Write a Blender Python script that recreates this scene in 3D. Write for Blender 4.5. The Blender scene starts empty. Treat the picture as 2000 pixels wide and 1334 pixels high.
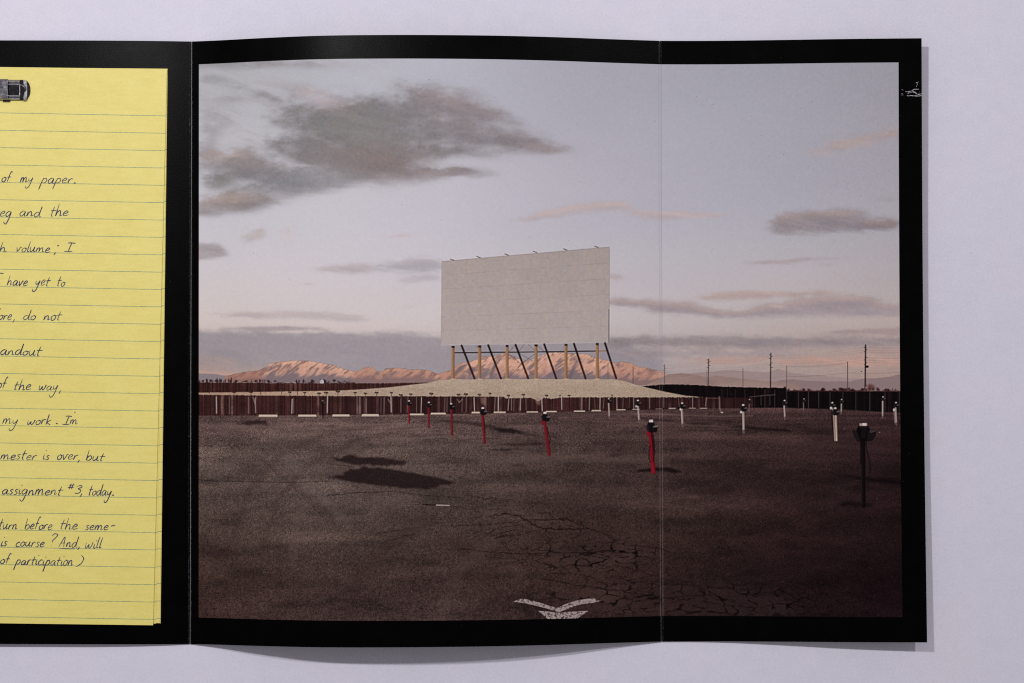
import bpy, math, random
import numpy as np
from mathutils import Vector

# ------------------------------------------------------------------ camera, world, lamps, exposure
scene = bpy.context.scene
COL = scene.collection
S = 0.000256                      # metres on the table per photograph pixel
DIST = 0.90                       # camera distance
TILT = math.radians(1.75)
FPX = 2000 * DIST / 0.512         # focal length in photograph pixels

cam_data = bpy.data.cameras.new('camera')
cam = bpy.data.objects.new('camera', cam_data)
COL.objects.link(cam)
cam_data.sensor_width = 36.0
cam_data.lens = 36.0 * DIST / 0.512
cam_data.clip_start = 0.05
cam_data.clip_end = 50.0
cam.location = (0.0, -math.sin(TILT) * DIST, math.cos(TILT) * DIST)
cam.rotation_euler = (TILT, 0.0, 0.0)
scene.camera = cam

world = bpy.data.worlds.new('World')
scene.world = world
world.use_nodes = True
bg = world.node_tree.nodes['Background']
bg.inputs['Color'].default_value = (0.97, 0.945, 0.98, 1)
bg.inputs['Strength'].default_value = 0.262

LAMPS = [((-0.28, 0.37, 0.80), 14.6, .024), ((1.11, 1.17, 2.10), 67.0, .055)]   # two copy-stand lamps
for loc, power, radius in LAMPS:
    ld = bpy.data.lights.new('copy_stand_lamp', 'POINT')
    ld.energy = power
    ld.shadow_soft_size = radius
    ld.color = (1.0, 0.985, 1.0)
    lo = bpy.data.objects.new('copy_stand_lamp', ld)
    lo.location = loc
    COL.objects.link(lo)

scene.view_settings.view_transform = 'Standard'
scene.view_settings.look = 'None'
scene.view_settings.exposure = 0.0
scene.view_settings.gamma = 1.0
scene.view_settings.use_curve_mapping = False
scene.cycles.use_denoising = False
scene.cycles.pixel_filter_type = 'BLACKMAN_HARRIS'
scene.cycles.filter_width = 1.15

# ------------------------------------------------------------------ helpers
CT, ST = math.cos(TILT), math.sin(TILT)
CAMP = (0.0, -ST * DIST, CT * DIST)

def W(px, py, h=0.0):
    """point of the place seen at photograph pixel (px, py) on the level h metres above the table"""
    dx, dy, dz = (px - 1000.0) / FPX, (667.0 - py) / FPX, -1.0
    wy, wz = dy * CT - dz * ST, dy * ST + dz * CT
    t = (h - CAMP[2]) / wz
    return (dx * t, CAMP[1] + wy * t, h)

def P(x, y, z):
    """inverse of W for arrays: where a point appears, used to look up ink on the print"""
    yy = y - CAMP[1]; zz = z - CAMP[2]
    cy = yy * CT + zz * ST
    cz = -yy * ST + zz * CT
    return 1000.0 + FPX * x / -cz, 667.0 - FPX * cy / -cz

def lin(c):
    out = []
    for v in c[:3]:
        v = v / 255.0
        out.append(v / 12.92 if v <= 0.04045 else ((v + 0.055) / 1.055) ** 2.4)
    return tuple(out)

def tag(o, label=None, cat=None, group=None, kind=None):
    if label: o['label'] = label
    if cat: o['category'] = cat
    if group: o['group'] = group
    if kind: o['kind'] = kind
    return o

def empty(name, loc=(0, 0, 0)):
    o = bpy.data.objects.new(name, None)
    o.location = loc
    o.empty_display_size = 0.02
    COL.objects.link(o)
    return o

def mesh_obj(name, verts, faces, mat, parent=None, smooth=False, mats=None, midx=None):
    me = bpy.data.meshes.new(name)
    me.from_pydata([tuple(v) for v in verts], [], [tuple(f) for f in faces])
    for m in (mats or [mat]): me.materials.append(m)
    if midx is not None: me.polygons.foreach_set('material_index', midx)
    if smooth: me.polygons.foreach_set('use_smooth', [True] * len(me.polygons))
    me.update()
    o = bpy.data.objects.new(name, me)
    COL.objects.link(o)
    if parent is not None:
        o.parent = parent
        o.matrix_parent_inverse = parent.matrix_basis.inverted()
    return o

def mat(name):
    m = bpy.data.materials.new(name)
    m.use_nodes = True
    nt = m.node_tree
    return m, nt, nt.nodes['Principled BSDF']

def node(nt, kind, **kw):
    n = nt.nodes.new(kind)
    for k, v in kw.items():
        if hasattr(n, k): setattr(n, k, v)
        else: n.inputs[k].default_value = v
    return n

def noise(nt, scale, detail=3.0, rough=0.5, coord='Object', stretch=None):
    tc = node(nt, 'ShaderNodeTexCoord')
    n = node(nt, 'ShaderNodeTexNoise')
    n.inputs['Scale'].default_value = scale
    n.inputs['Detail'].default_value = detail
    n.inputs['Roughness'].default_value = rough
    if stretch:
        mp = node(nt, 'ShaderNodeMapping')
        mp.inputs['Scale'].default_value = stretch
        nt.links.new(tc.outputs[coord], mp.inputs[0]); nt.links.new(mp.outputs[0], n.inputs['Vector'])
    else:
        nt.links.new(tc.outputs[coord], n.inputs['Vector'])
    return n

def ramp(nt, src, stops):
    r = node(nt, 'ShaderNodeValToRGB')
    el = r.color_ramp.elements
    while len(el) < len(stops): el.new(0.5)
    for e, (p, c) in zip(el, stops):
        e.position = p; e.color = (*c, 1) if len(c) == 3 else c
    nt.links.new(src, r.inputs[0])
    return r

def mixc(nt, fac, a, b, mode='MIX'):
    m = node(nt, 'ShaderNodeMix', data_type='RGBA', blend_type=mode)
    for sock, v in ((m.inputs[0], fac), (m.inputs[6], a), (m.inputs[7], b)):
        if hasattr(v, 'is_linked'): nt.links.new(v, sock)
        elif isinstance(v, (int, float)): sock.default_value = v
        else: sock.default_value = (*v, 1)
    return m.outputs[2]

def bump(nt, bsdf, src, strength, dist):
    b = node(nt, 'ShaderNodeBump')
    b.inputs['Strength'].default_value = strength
    b.inputs['Distance'].default_value = dist
    nt.links.new(src, b.inputs['Height'])
    nt.links.new(b.outputs[0], bsdf.inputs['Normal'])

# ------------------------------------------------------------------ materials
def mat_table():
    m, nt, b = mat('lavender_paper')
    n1 = noise(nt, 26, 4, .6); n2 = noise(nt, 900, 2, .6); n3 = noise(nt, 150, 3, .6)
    c = ramp(nt, n1.outputs['Fac'], [(.35, (.738, .712, .812)), (.5, (.748, .724, .826)), (.65, (.766, .720, .826))]).outputs[0]
    g = ramp(nt, n2.outputs['Fac'], [(.3, (.92, .92, .925)), (.7, (1.0, 1.0, 1.0))]).outputs[0]
    c = mixc(nt, 1.0, c, g, 'MULTIPLY')
    g3 = ramp(nt, n3.outputs['Fac'], [(.3, (.965, .965, .965)), (.7, (1, 1, 1))]).outputs[0]
    c = mixc(nt, 1.0, c, g3, 'MULTIPLY')
    v = node(nt, 'ShaderNodeTexVoronoi'); v.inputs['Scale'].default_value = 62
    tc = node(nt, 'ShaderNodeTexCoord'); nt.links.new(tc.outputs['Object'], v.inputs['Vector'])
    sp = ramp(nt, v.outputs['Distance'], [(.018, (1, 1, 1)), (.032, (0, 0, 0))]).outputs[0]
    n5 = noise(nt, 23, 1, .5)
    spf = ramp(nt, n5.outputs['Fac'], [(.55, (0, 0, 0)), (.6, (.6, .6, .6))]).outputs[0]
    c = mixc(nt, mixc(nt, 1.0, sp, spf, 'MULTIPLY'), c, (.16, .14, .17))
    nt.links.new(c, b.inputs['Base Color'])
    b.inputs['Roughness'].default_value = .9
    b.inputs['Specular IOR Level'].default_value = .12
    bump(nt, b, n2.outputs['Fac'], .12, .0002)
    return m

def mat_black(name='black_coated_card'):
    m, nt, b = mat(name)
    n1 = noise(nt, 1600, 2, .6); n2 = noise(nt, 120, 4, .6)
    c = ramp(nt, n2.outputs['Fac'], [(.3, (.0004, .0004, .0005)), (.7, (.0010, .0010, .0012))]).outputs[0]
    v = node(nt, 'ShaderNodeTexVoronoi'); v.inputs['Scale'].default_value = 260
    tc = node(nt, 'ShaderNodeTexCoord'); nt.links.new(tc.outputs['Object'], v.inputs['Vector'])
    sp = ramp(nt, v.outputs['Distance'], [(.03, (1, 1, 1)), (.06, (0, 0, 0))]).outputs[0]
    n5 = noise(nt, 40, 1, .5)
    spf = ramp(nt, n5.outputs['Fac'], [(.6, (0, 0, 0)), (.68, (.7, .7, .7))]).outputs[0]
    c = mixc(nt, mixc(nt, 1.0, sp, spf, 'MULTIPLY'), c, (.06, .06, .065))
    nt.links.new(c, b.inputs['Base Color'])
    r = ramp(nt, n2.outputs['Fac'], [(.3, (.31, .31, .31)), (.7, (.34, .34, .34))]).outputs[0]
    nt.links.new(r, b.inputs['Roughness'])
    b.inputs['Specular IOR Level'].default_value = .034
    bump(nt, b, n1.outputs['Fac'], .35, .00012)
    return m

def mat_edge():
    m, nt, b = mat('cut_card_edge')
    n1 = noise(nt, 900, 2, .6)
    c = ramp(nt, n1.outputs['Fac'], [(.56, (.006, .006, .007)), (.66, (.35, .34, .36))]).outputs[0]
    nt.links.new(c, b.inputs['Base Color'])
    b.inputs['Roughness'].default_value = .8
    b.inputs['Specular IOR Level'].default_value = .1
    return m

def mat_print():
    m, nt, b = mat('printed_ink')
    a = node(nt, 'ShaderNodeAttribute', attribute_name='ink')
    nt.links.new(a.outputs['Color'], b.inputs['Base Color'])
    b.inputs['Roughness'].default_value = .5
    b.inputs['Specular IOR Level'].default_value = .04
    return m

def mat_yellow(name='yellow_ruled_paper', rules=True, k=1.0):
    """ruled paper: the local frame's Y runs down the sheet in metres, rules every 8.68 mm"""
    m, nt, b = mat(name)
    n1 = noise(nt, 70, 4, .6); n2 = noise(nt, 1100, 2, .6, stretch=(1, 2.2, 1)); n3 = noise(nt, 320, 3, .6, stretch=(.35, 1.6, 1))
    c = ramp(nt, n1.outputs['Fac'], [(.3, (.865 * k, .73 * k, .205 * k)), (.7, (.89 * k, .765 * k, .238 * k))]).outputs[0]
    g = ramp(nt, n2.outputs['Fac'], [(.3, (.90, .90, .88)), (.7, (1, 1, 1))]).outputs[0]
    c = mixc(nt, 1.0, c, g, 'MULTIPLY')
    g = ramp(nt, n3.outputs['Fac'], [(.3, (.94, .94, .92)), (.7, (1, 1, 1))]).outputs[0]
    c = mixc(nt, 1.0, c, g, 'MULTIPLY')
    if rules:
        at = node(nt, 'ShaderNodeAttribute', attribute_name='rule')      # distance down the sheet / rule spacing
        fr = node(nt, 'ShaderNodeMath', operation='FRACT'); nt.links.new(at.outputs['Fac'], fr.inputs[0])
        sb = node(nt, 'ShaderNodeMath', operation='SUBTRACT'); nt.links.new(fr.outputs[0], sb.inputs[0]); sb.inputs[1].default_value = .5
        ab = node(nt, 'ShaderNodeMath', operation='ABSOLUTE'); nt.links.new(sb.outputs[0], ab.inputs[0])
        li = ramp(nt, ab.outputs[0], [(.014, (1, 1, 1)), (.022, (0, 0, 0))]).outputs[0]
        gt = node(nt, 'ShaderNodeMath', operation='GREATER_THAN'); nt.links.new(at.outputs['Fac'], gt.inputs[0]); gt.inputs[1].default_value = .1
        f = node(nt, 'ShaderNodeMath', operation='MULTIPLY'); nt.links.new(li, f.inputs[0]); nt.links.new(gt.outputs[0], f.inputs[1])
        n4 = noise(nt, 700, 2, .7)
        br = ramp(nt, n4.outputs['Fac'], [(.35, (.55, .55, .55)), (.6, (.95, .95, .95))]).outputs[0]
        f2 = node(nt, 'ShaderNodeMath', operation='MULTIPLY'); nt.links.new(f.outputs[0], f2.inputs[0]); nt.links.new(br, f2.inputs[1])
        c = mixc(nt, f2.outputs[0], c, (.12, .24, .18))
    nt.links.new(c, b.inputs['Base Color'])
    b.inputs['Roughness'].default_value = .5
    b.inputs['Specular IOR Level'].default_value = .35
    bump(nt, b, n3.outputs['Fac'], .25, .00012)
    return m

def mat_ink():
    m, nt, b = mat('ballpoint_ink')
    n = noise(nt, 900, 2, .6)
    c = ramp(nt, n.outputs['Fac'], [(.3, (.012, .013, .055)), (.75, (.04, .042, .15))]).outputs[0]
    nt.links.new(c, b.inputs['Base Color'])
    b.inputs['Roughness'].default_value = .6
    return m

def mat_metal(name, col, rough, bumpy=0.0):
    m, nt, b = mat(name)
    n = noise(nt, 700, 3, .65)
    c = ramp(nt, n.outputs['Fac'], [(.3, tuple(v * .7 for v in col)), (.7, col)]).outputs[0]
    nt.links.new(c, b.inputs['Base Color'])
    b.inputs['Metallic'].default_value = 1.0
    r = ramp(nt, n.outputs['Fac'], [(.3, (rough * .7,) * 3), (.7, (rough * 1.3,) * 3)]).outputs[0]
    nt.links.new(r, b.inputs['Roughness'])
    if bumpy: bump(nt, b, n.outputs['Fac'], bumpy, .0003)
    return m

def mat_crease():
    m, nt, b = mat('cracked_crease')
    n = noise(nt, 1500, 3, .75, stretch=(1, .5, 1))
    n2 = noise(nt, 60, 3, .6)
    c = ramp(nt, n.outputs['Fac'], [(.50, (.004, .004, .005)), (.62, (.07, .07, .075)), (.76, (.26, .255, .27))]).outputs[0]
    k = ramp(nt, n2.outputs['Fac'], [(.35, (.25, .25, .25)), (.65, (1, 1, 1))]).outputs[0]
    c = mixc(nt, 1.0, c, k, 'MULTIPLY')
    nt.links.new(c, b.inputs['Base Color'])
    b.inputs['Roughness'].default_value = .7
    b.inputs['Specular IOR Level'].default_value = .2
    return m

def mat_plain(name, col, rough=.8, spec=.15):
    m, nt, b = mat(name)
    n = noise(nt, 800, 3, .6)
    c = ramp(nt, n.outputs['Fac'], [(.3, tuple(v * .75 for v in col)), (.7, col)]).outputs[0]
    nt.links.new(c, b.inputs['Base Color'])
    b.inputs['Roughness'].default_value = rough
    b.inputs['Specular IOR Level'].default_value = spec
    return m

M_TABLE = mat_table(); M_BLACK = mat_black(); M_EDGE = mat_edge(); M_PRINT = mat_print()
M_YEL = mat_yellow(); M_INK = mat_ink(); M_CREASE = mat_crease()
M_STEEL = mat_metal('bright_tin_plate', (.80, .79, .82), .15)
M_STEELW = mat_metal('worn_tin_plate', (.22, .215, .235), .20)
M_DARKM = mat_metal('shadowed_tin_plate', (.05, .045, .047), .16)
M_SCUFF = mat_plain('torn_paper_fibre', (.62, .60, .65), .9, .05)

# ------------------------------------------------------------------ the setting: the paper-covered table
t = 1.6
tag(mesh_obj('table_surface', [(-t, -t, 0), (t, -t, 0), (t, t, 0), (-t, t, 0)], [(0, 1, 2, 3)], M_TABLE), kind='structure')
# ------------------------------------------------------------------ the printed picture
# The picture printed across the middle and right panel is drawn here as ink: a raster of ink
# colours (sRGB 0..255) plus a raster saying which printed motif each dot belongs to.
PX0, PY0, PW, PH = 378, 110, 1400, 1116
R_SKY, R_MOUNT, R_ASPH, R_MOUND, R_FENCE, R_DARKF, R_SCREEN, R_FRAME, R_CHEV = range(1, 10)
R_POLE0, R_POST0, R_STOP0 = 20, 40, 70

def hash2(xi, yi, seed):
    h = (xi * 374761393 + yi * 668265263 + seed * 1274126177 + 911) & 0xffffffff
    h = ((h ^ (h >> 13)) * 1274126177) & 0xffffffff
    h = ((h ^ (h >> 15)) * 2246822519) & 0xffffffff
    return ((h ^ (h >> 16)) & 0xffffffff) / 4294967296.0

def vnoise(x, y, seed=0):
    x0 = np.floor(x); y0 = np.floor(y)
    fx = x - x0; fy = y - y0
    fx = fx * fx * (3 - 2 * fx); fy = fy * fy * (3 - 2 * fy)
    xi = x0.astype(np.int64); yi = y0.astype(np.int64)
    a = hash2(xi, yi, seed); b = hash2(xi + 1, yi, seed)
    c = hash2(xi, yi + 1, seed); d = hash2(xi + 1, yi + 1, seed)
    return (a + (b - a) * fx) * (1 - fy) + (c + (d - c) * fx) * fy - 0.5

def fbm(x, y, seed=0, octv=4, gain=0.5):
    s = 0; a = 1.0; t = 0
    for o in range(octv):
        s = s + a * vnoise(x * 2 ** o + 17.3 * o, y * 2 ** o - 9.1 * o, seed + o); t += a; a *= gain
    return s / t * 2.0                       # about -1..1

def sstep(a, b, x):
    t = np.clip((x - a) / (b - a), 0, 1)
    return t * t * (3 - 2 * t)

def box1(a, r, ax):
    if r < 1: return a
    k = 2 * r + 1
    pad = [(0, 0), (0, 0)]; pad[ax] = (r + 1, r)
    c = np.cumsum(np.pad(a, pad, mode='edge'), axis=ax)
    return (np.take(c, range(k, c.shape[ax]), ax) - np.take(c, range(0, c.shape[ax] - k), ax)) / k

def blur(a, sx, sy):
    for _ in range(3):
        a = box1(a, int(round(sx)), 1); a = box1(a, int(round(sy)), 0)
    return a

def paint_print():
    X, Y = np.meshgrid(np.arange(PW) + PX0 + 0.0, np.arange(PH) + PY0 + 0.0)
    img = np.zeros((PH, PW, 3)); reg = np.full((PH, PW), R_SKY, np.int32)
    rs = np.random.RandomState(7)

    def win(x0, y0, x1, y1):
        i0 = max(0, int(math.floor(y0)) - PY0); i1 = min(PH, int(math.ceil(y1)) - PY0 + 1)
        j0 = max(0, int(math.floor(x0)) - PX0); j1 = min(PW, int(math.ceil(x1)) - PX0 + 1)
        return slice(i0, max(i1, i0)), slice(j0, max(j1, j0))

    def put(w, m, col, rid=None):
        col = np.asarray(col, float)
        img[w] += (col - img[w]) * m[..., None]
        if rid is not None: reg[w][m > 0.45] = rid

    def inside(px, py, pts):
        r = np.zeros(px.shape, bool); n = len(pts)
        for k in range(n):
            (xa, ya), (xb, yb) = pts[k], pts[(k + 1) % n]
            if ya == yb: continue
            c = ((ya > py) != (yb > py)) & (px < (xb - xa) * (py - ya) / (yb - ya) + xa)
            r ^= c
        return r

    def pmask(pts, w, ss=3, wx=None, wy=None):
        x = X[w]; y = Y[w]; m = np.zeros(x.shape)
        for a in range(ss):
            for b in range(ss):
                dx = (a + .5) / ss - .5; dy = (b + .5) / ss - .5
                m += inside(x + dx + (0 if wx is None else wx), y + dy + (0 if wy is None else wy), pts)
        return m / ss / ss

    def poly(pts, col, alpha=1.0, rid=None, soft=0):
        xs = [p[0] for p in pts]; ys = [p[1] for p in pts]; e = 2 + 4 * soft
        w = win(min(xs) - e, min(ys) - e, max(xs) + e, max(ys) + e)
        m = pmask(pts, w)
        if soft: m = blur(m, soft, soft)
        put(w, m * alpha, col, rid)

    def line(pts, wd, col, alpha=1.0, rid=None, soft=0.6):
        for (xa, ya), (xb, yb) in zip(pts[:-1], pts[1:]):
            e = wd + 2
            w = win(min(xa, xb) - e, min(ya, yb) - e, max(xa, xb) + e, max(ya, yb) + e)
            x = X[w]; y = Y[w]; L2 = (xb - xa) ** 2 + (yb - ya) ** 2 + 1e-9
            t = np.clip(((x - xa) * (xb - xa) + (y - ya) * (yb - ya)) / L2, 0, 1)
            d = np.hypot(x - xa - t * (xb - xa), y - ya - t * (yb - ya))
            m = np.clip((wd / 2 + soft - d) / (2 * soft), 0, 1)
            put(w, m * alpha, col, rid)

    def ell(cx, cy, rx, ry, col, alpha=1.0, rid=None, soft=0.15):
        w = win(cx - rx * 1.5 - 2, cy - ry * 1.5 - 2, cx + rx * 1.5 + 2, cy + ry * 1.5 + 2)
        d = np.hypot((X[w] - cx) / rx, (Y[w] - cy) / ry)
        put(w, (1 - sstep(1 - soft, 1 + soft, d)) * alpha, col, rid)

    # ---- sky: colour control net, smoothly interpolated
    gx = np.array([380, 620, 860, 1100, 1300, 1530, 1780.])
    gy = np.array([110, 220, 330, 430, 530, 620, 690, 760.])
    net = np.array([
        [(175, 177, 181), (178, 180, 185), (178, 181, 189), (166, 168, 177), (162, 164, 172), (154, 157, 165), (148, 149, 156)],
        [(180, 182, 185), (184, 187, 193), (180, 183, 190), (170, 171, 180), (166, 168, 177), (159, 161, 169), (152, 152, 159)],
        [(190, 191, 195), (193, 191, 197), (188, 186, 193), (178, 176, 184), (171, 170, 179), (163, 163, 172), (158, 155, 162)],
        [(197, 195, 201), (198, 194, 201), (193, 189, 198), (184, 180, 189), (177, 174, 183), (170, 168, 176), (163, 159, 166)],
        [(201, 196, 200), (200, 195, 201), (196, 191, 198), (189, 184, 190), (183, 178, 184), (178, 172, 176), (170, 163, 166)],
        [(206, 196, 193), (203, 194, 194), (199, 191, 192), (193, 185, 186), (187, 178, 179), (182, 172, 170), (177, 163, 160)],
        [(196, 178, 170), (194, 178, 172), (190, 176, 174), (184, 172, 172), (176, 164, 162), (170, 154, 148), (166, 144, 136)],
        [(190, 160, 148), (180, 160, 152), (176, 160, 156), (170, 156, 154), (160, 146, 144), (158, 140, 134), (156, 132, 124)]], float)
    def sm(g, v):
        i = np.clip(np.searchsorted(g, v) - 1, 0, len(g) - 2)
        f = np.clip((v - g[i]) / (g[i + 1] - g[i]), 0, 1)
        return i, f
    jx, fx = sm(gx, X[0]); iy, fy = sm(gy, Y[:, 0])
    for c in range(3):
        a = net[..., c]
        top = a[:, jx] * (1 - fx) + a[:, jx + 1] * fx
        img[..., c] = top[iy] * (1 - fy)[:, None] + top[iy + 1] * fy[:, None]
    for c in range(3):
        img[..., c] = blur(img[..., c], 22, 14)
    img += (sstep(520, 130, Y) if False else (1 - sstep(130, 520, Y)))[..., None] * np.array([2.2, -1.2, -.4])
    img += (sstep(420, 540, Y) * (1 - sstep(650, 720, Y)) * (1 - .7 * sstep(900, 1500, X)))[..., None] * np.array([3.0, 1.6, -.5])
    big = fbm(X / 260, Y / 90, 3, 3)
    img += (big * 2.2)[..., None] * np.array([1.2, 0.9, 0.8])

    nx_ = fbm(X / 60, Y / 26, 11, 4); ny_ = fbm(X / 70, Y / 22, 23, 4); fine = fbm(X / 34, Y / 9, 31, 4)
    shade = fbm(X / 90, Y / 34, 41, 4)
    streak = fbm((X * .985 + Y * .17) / 95 + nx_ * .25, (Y * .985 - X * .17) / 11 + ny_ * .5, 47, 5, .6) * 1.25

    def cloud(pts, col, alpha, sx, sy, wx=14, wy=6, tex=0.25, hi=None, lo=None, hs=None, calm=1.0):
        xs = [p[0] for p in pts]; ys = [p[1] for p in pts]
        w = win(min(xs) - 4 * sx - wx - 4, min(ys) - 4 * sy - wy - 4, max(xs) + 4 * sx + wx + 4, max(ys) + 4 * sy + wy + 4)
        m = pmask(pts, w, 2, nx_[w] * wx, ny_[w] * wy)
        if hs is None: hs = max(2, (max(ys) - min(ys)) * 0.16)
        core = blur(m, sx * 1.25, sy * 1.4 + .4)
        edge = 4 * core * (1 - core)
        e2 = core + edge * (.30 * streak[w] + .26 * fine[w] + .34 * fbm(X[w] / 20, Y[w] / 8, 59, 4, .6)) + (tex - .1) * .5 * core * fine[w]
        m2 = np.clip(.35 * sstep(.02, .98, e2) + .65 * np.clip(e2, 0, 1), 0, 1)
        c = np.array(col, float) + ((shade[w] * .9 + streak[w] * 1.3) * calm)[..., None] * np.array([9.5, 8.4, 7.4])
        img[w] += (c - img[w]) * (m2 * alpha)[..., None]
        if hi is not None:                   # glow on the upper rim
            k = int(round(hs)); sh = np.zeros_like(core); sh[k:] = core[:-k]
            rim = np.clip(core - sh, 0, 1) * m2
            img[w] += (np.array(hi, float) - img[w]) * (np.clip(rim * 1.0, 0, 0.75) * alpha)[..., None]
        if lo is not None:                   # glow on the lower rim
            k = int(round(hs)); sh = np.zeros_like(core); sh[:-k] = core[k:]
            rim = np.clip(core - sh, 0, 1) * m2
            img[w] += (np.array(lo, float) - img[w]) * (np.clip(rim * 1.0, 0, 0.75) * alpha)[..., None]

    ws = fbm((X * .955 + Y * .30) / 80 + nx_ * .3, (Y * .955 - X * .30) / 13 + ny_ * .5, 57, 5, .6) * 1.3
    wm = np.exp(-(((X - 455) / 120) ** 2 + ((Y - 215) / 105) ** 2)) + .8 * np.exp(-(((X - 580) / 90) ** 2 + ((Y - 200) / 40) ** 2)) + .6 * np.exp(-(((X - 620) / 160) ** 2 + ((Y - 120) / 14) ** 2))
    a_ = np.clip(sstep(-.15, .75, ws) * wm, 0, 1) * .42
    img += (np.array([160, 155, 156.]) - img) * a_[..., None]
    # ---- the big dark cloud, upper left, built from soft overlapping masses
    puff = fbm(X / 30 + 3, Y / 15, 53, 5, .6) * 1.2
    wx_ = X + nx_ * 18 + puff * 10; wy_ = Y + ny_ * 8 + puff * 5
    def soft(cx, cy, rx, ry, rot, p=3.0):
        c_, s_ = math.cos(math.radians(rot)), math.sin(math.radians(rot))
        dx, dy = wx_ - cx, wy_ - cy
        return np.exp(-0.9 * np.hypot((dx * c_ + dy * s_) / rx, (-dx * s_ + dy * c_) / ry) ** p)
    keep = np.ones_like(X)
    for cx, cy, rx, ry, rot, wgt in ((694, 262, 122, 58, 0, .95), (737, 320, 100, 34, 0, .92), (737, 220, 108, 26, 0, .7), (873, 205, 84, 30, 12, .85), (951, 226, 60, 17, 15, .7),
                                     (826, 190, 32, 24, 0, .55), (905, 258, 112, 24, 5, .8), (1000, 279, 84, 15, 7, .85), (1056, 287, 38, 9, 6, .6), (862, 296, 92, 14, 2, .75),
                                     (844, 336, 94, 11, 0, .65), (910, 341, 42, 6, 0, .4), (580, 236, 44, 24, 10, .55), (608, 192, 50, 20, 18, .5), (566, 278, 50, 14, 4, .7),
                                     (601, 303, 76, 24, 12, .72), (487, 332, 106, 31, 4, .86), (800, 282, 120, 34, 0, .5), (690, 230, 120, 34, -4, .5), (451, 308, 60, 14, -4, .6), (575, 357, 104, 22, -6, .85), (426, 354, 32, 13, 0, .7),
                                     (450, 394, 96, 19, -4, .9), (416, 237, 32, 26, 20, .45), (402, 280, 22, 30, 0, .42), (419, 158, 30, 11, 15, .45), (491, 179, 50, 9, 20, .42),
                                     (532, 197, 30, 8, 20, .38), (476, 127, 140, 9, 0, .55), (451, 197, 28, 8, 0, .3), (640, 330, 80, 30, 0, .5)):
        keep *= 1 - wgt * soft(cx, cy, rx, ry, rot)
    D = 1 - keep
    for cx, cy, rx, ry, rot, wgt in ((574, 319, 40, 6, 12, .55), (487, 361, 30, 5, 0, .5), (885, 322, 56, 6, 0, .55), (990, 247, 40, 5, 6, .5), (840, 279, 46, 6, -6, .1),
                                     (487, 258, 58, 28, 0, .5), (400, 337, 17, 9, 0, .7), (648, 205, 42, 7, 0, .3), (920, 318, 40, 5, 4, .4), (930, 310, 46, 4, 4, .25)):
        D *= 1 - wgt * soft(cx, cy, rx, ry, rot, 2)
    ed = 4 * D * (1 - D)
    D = np.clip(D + ed * (.15 * streak + .15 * fine + .30 * puff) + .10 * puff * D, 0, 1)
    D = np.clip(D * 1.12, 0, 1)
    cc = np.zeros((PH, PW, 3)) + np.array([128, 123, 125.])
    for cx, cy, rx, ry, rot, colr, wgt in ((740, 318, 110, 36, 0, (130, 115, 111), .8), (680, 245, 90, 44, 0, (124, 121, 118), .7), (930, 240, 130, 50, 10, (140, 130, 133), .6),
                                           (612, 184, 56, 20, 18, (184, 160, 158), .85), (880, 190, 90, 18, 14, (156, 141, 143), .7), (1046, 288, 36, 12, 6, (152, 136, 137), .7),
                                           (426, 355, 36, 14, 0, (128, 127, 121), .7), (440, 303, 56, 12, -4, (178, 157, 149), .85), (442, 388, 84, 12, -4, (168, 149, 140), .95),
                                           (440, 406, 60, 7, -4, (140, 129, 125), .6), (590, 354, 110, 24, -6, (138, 138, 142), .8), (850, 338, 90, 9, 0, (150, 137, 138), .6),
                                           (420, 240, 50, 60, 0, (160, 154, 157), .8), (470, 150, 120, 40, 8, (158, 158, 161), .8), (510, 320, 60, 12, 0, (150, 140, 138), .5)):
        g_ = (soft(cx, cy, rx, ry, rot, 2) * wgt)[..., None]
        cc += (np.array(colr, float) - cc) * g_
    cc += (shade * .8 + streak * 1.0)[..., None] * np.array([6.5, 5.6, 5.])
    img += (cc - img) * (D * .97)[..., None]
    cloud([(380, 474), (404, 474), (418, 474), (436, 484), (448, 496), (436, 502), (400, 504), (380, 504)],
          (160, 152, 154), .92, 4, 2, 6, 4)
    cloud([(476, 462), (498, 450), (520, 446), (520, 462), (500, 470), (480, 472)], (178, 169, 168), .8, 5, 3, hi=(200, 182, 174))
    cloud([(552, 450), (574, 446), (578, 460), (558, 466)], (200, 186, 184), .6, 6, 4)
    # ---- thin lit clouds
    cloud([(752, 462), (790, 456), (832, 455), (800, 461), (760, 466)], (196, 178, 178), .7, 6, 1)
    cloud([(612, 528), (660, 518), (720, 514), (740, 522), (700, 531), (640, 531)], (176, 167, 169), .85, 7, 2, hi=(202, 184, 176))
    cloud([(730, 520), (780, 510), (830, 504), (866, 510), (866, 526), (800, 528), (745, 526)], (168, 162, 168), .85, 7, 3, hi=(196, 182, 178))
    cloud([(780, 545), (830, 537), (864, 540), (862, 548), (800, 549)], (176, 168, 174), .75, 6, 1.6)
    cloud([(560, 558), (600, 556), (610, 559), (570, 560)], (178, 166, 170), .7, 5, 1)
    cloud([(408, 616), (480, 610), (560, 609), (640, 610), (700, 617), (722, 625), (680, 627), (600, 622), (560, 620), (500, 622), (430, 618)],
          (178, 167, 168), .85, 6, 2, 10, 3, hi=(206, 186, 176))
    cloud([(772, 600), (810, 597), (820, 600), (790, 602)], (188, 176, 178), .7, 5, 1)
    cloud([(440, 642), (520, 638), (600, 640), (642, 642), (640, 646), (560, 646), (480, 645)], (158, 147, 150), .8, 6, 1.4, 10, 3)
    cloud([(996, 432), (1060, 412), (1120, 402), (1180, 393), (1228, 396), (1225, 406), (1180, 411), (1110, 420), (1050, 430)],
          (176, 164, 166), .8, 7, 2, 8, 3, hi=(202, 176, 166))
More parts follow.
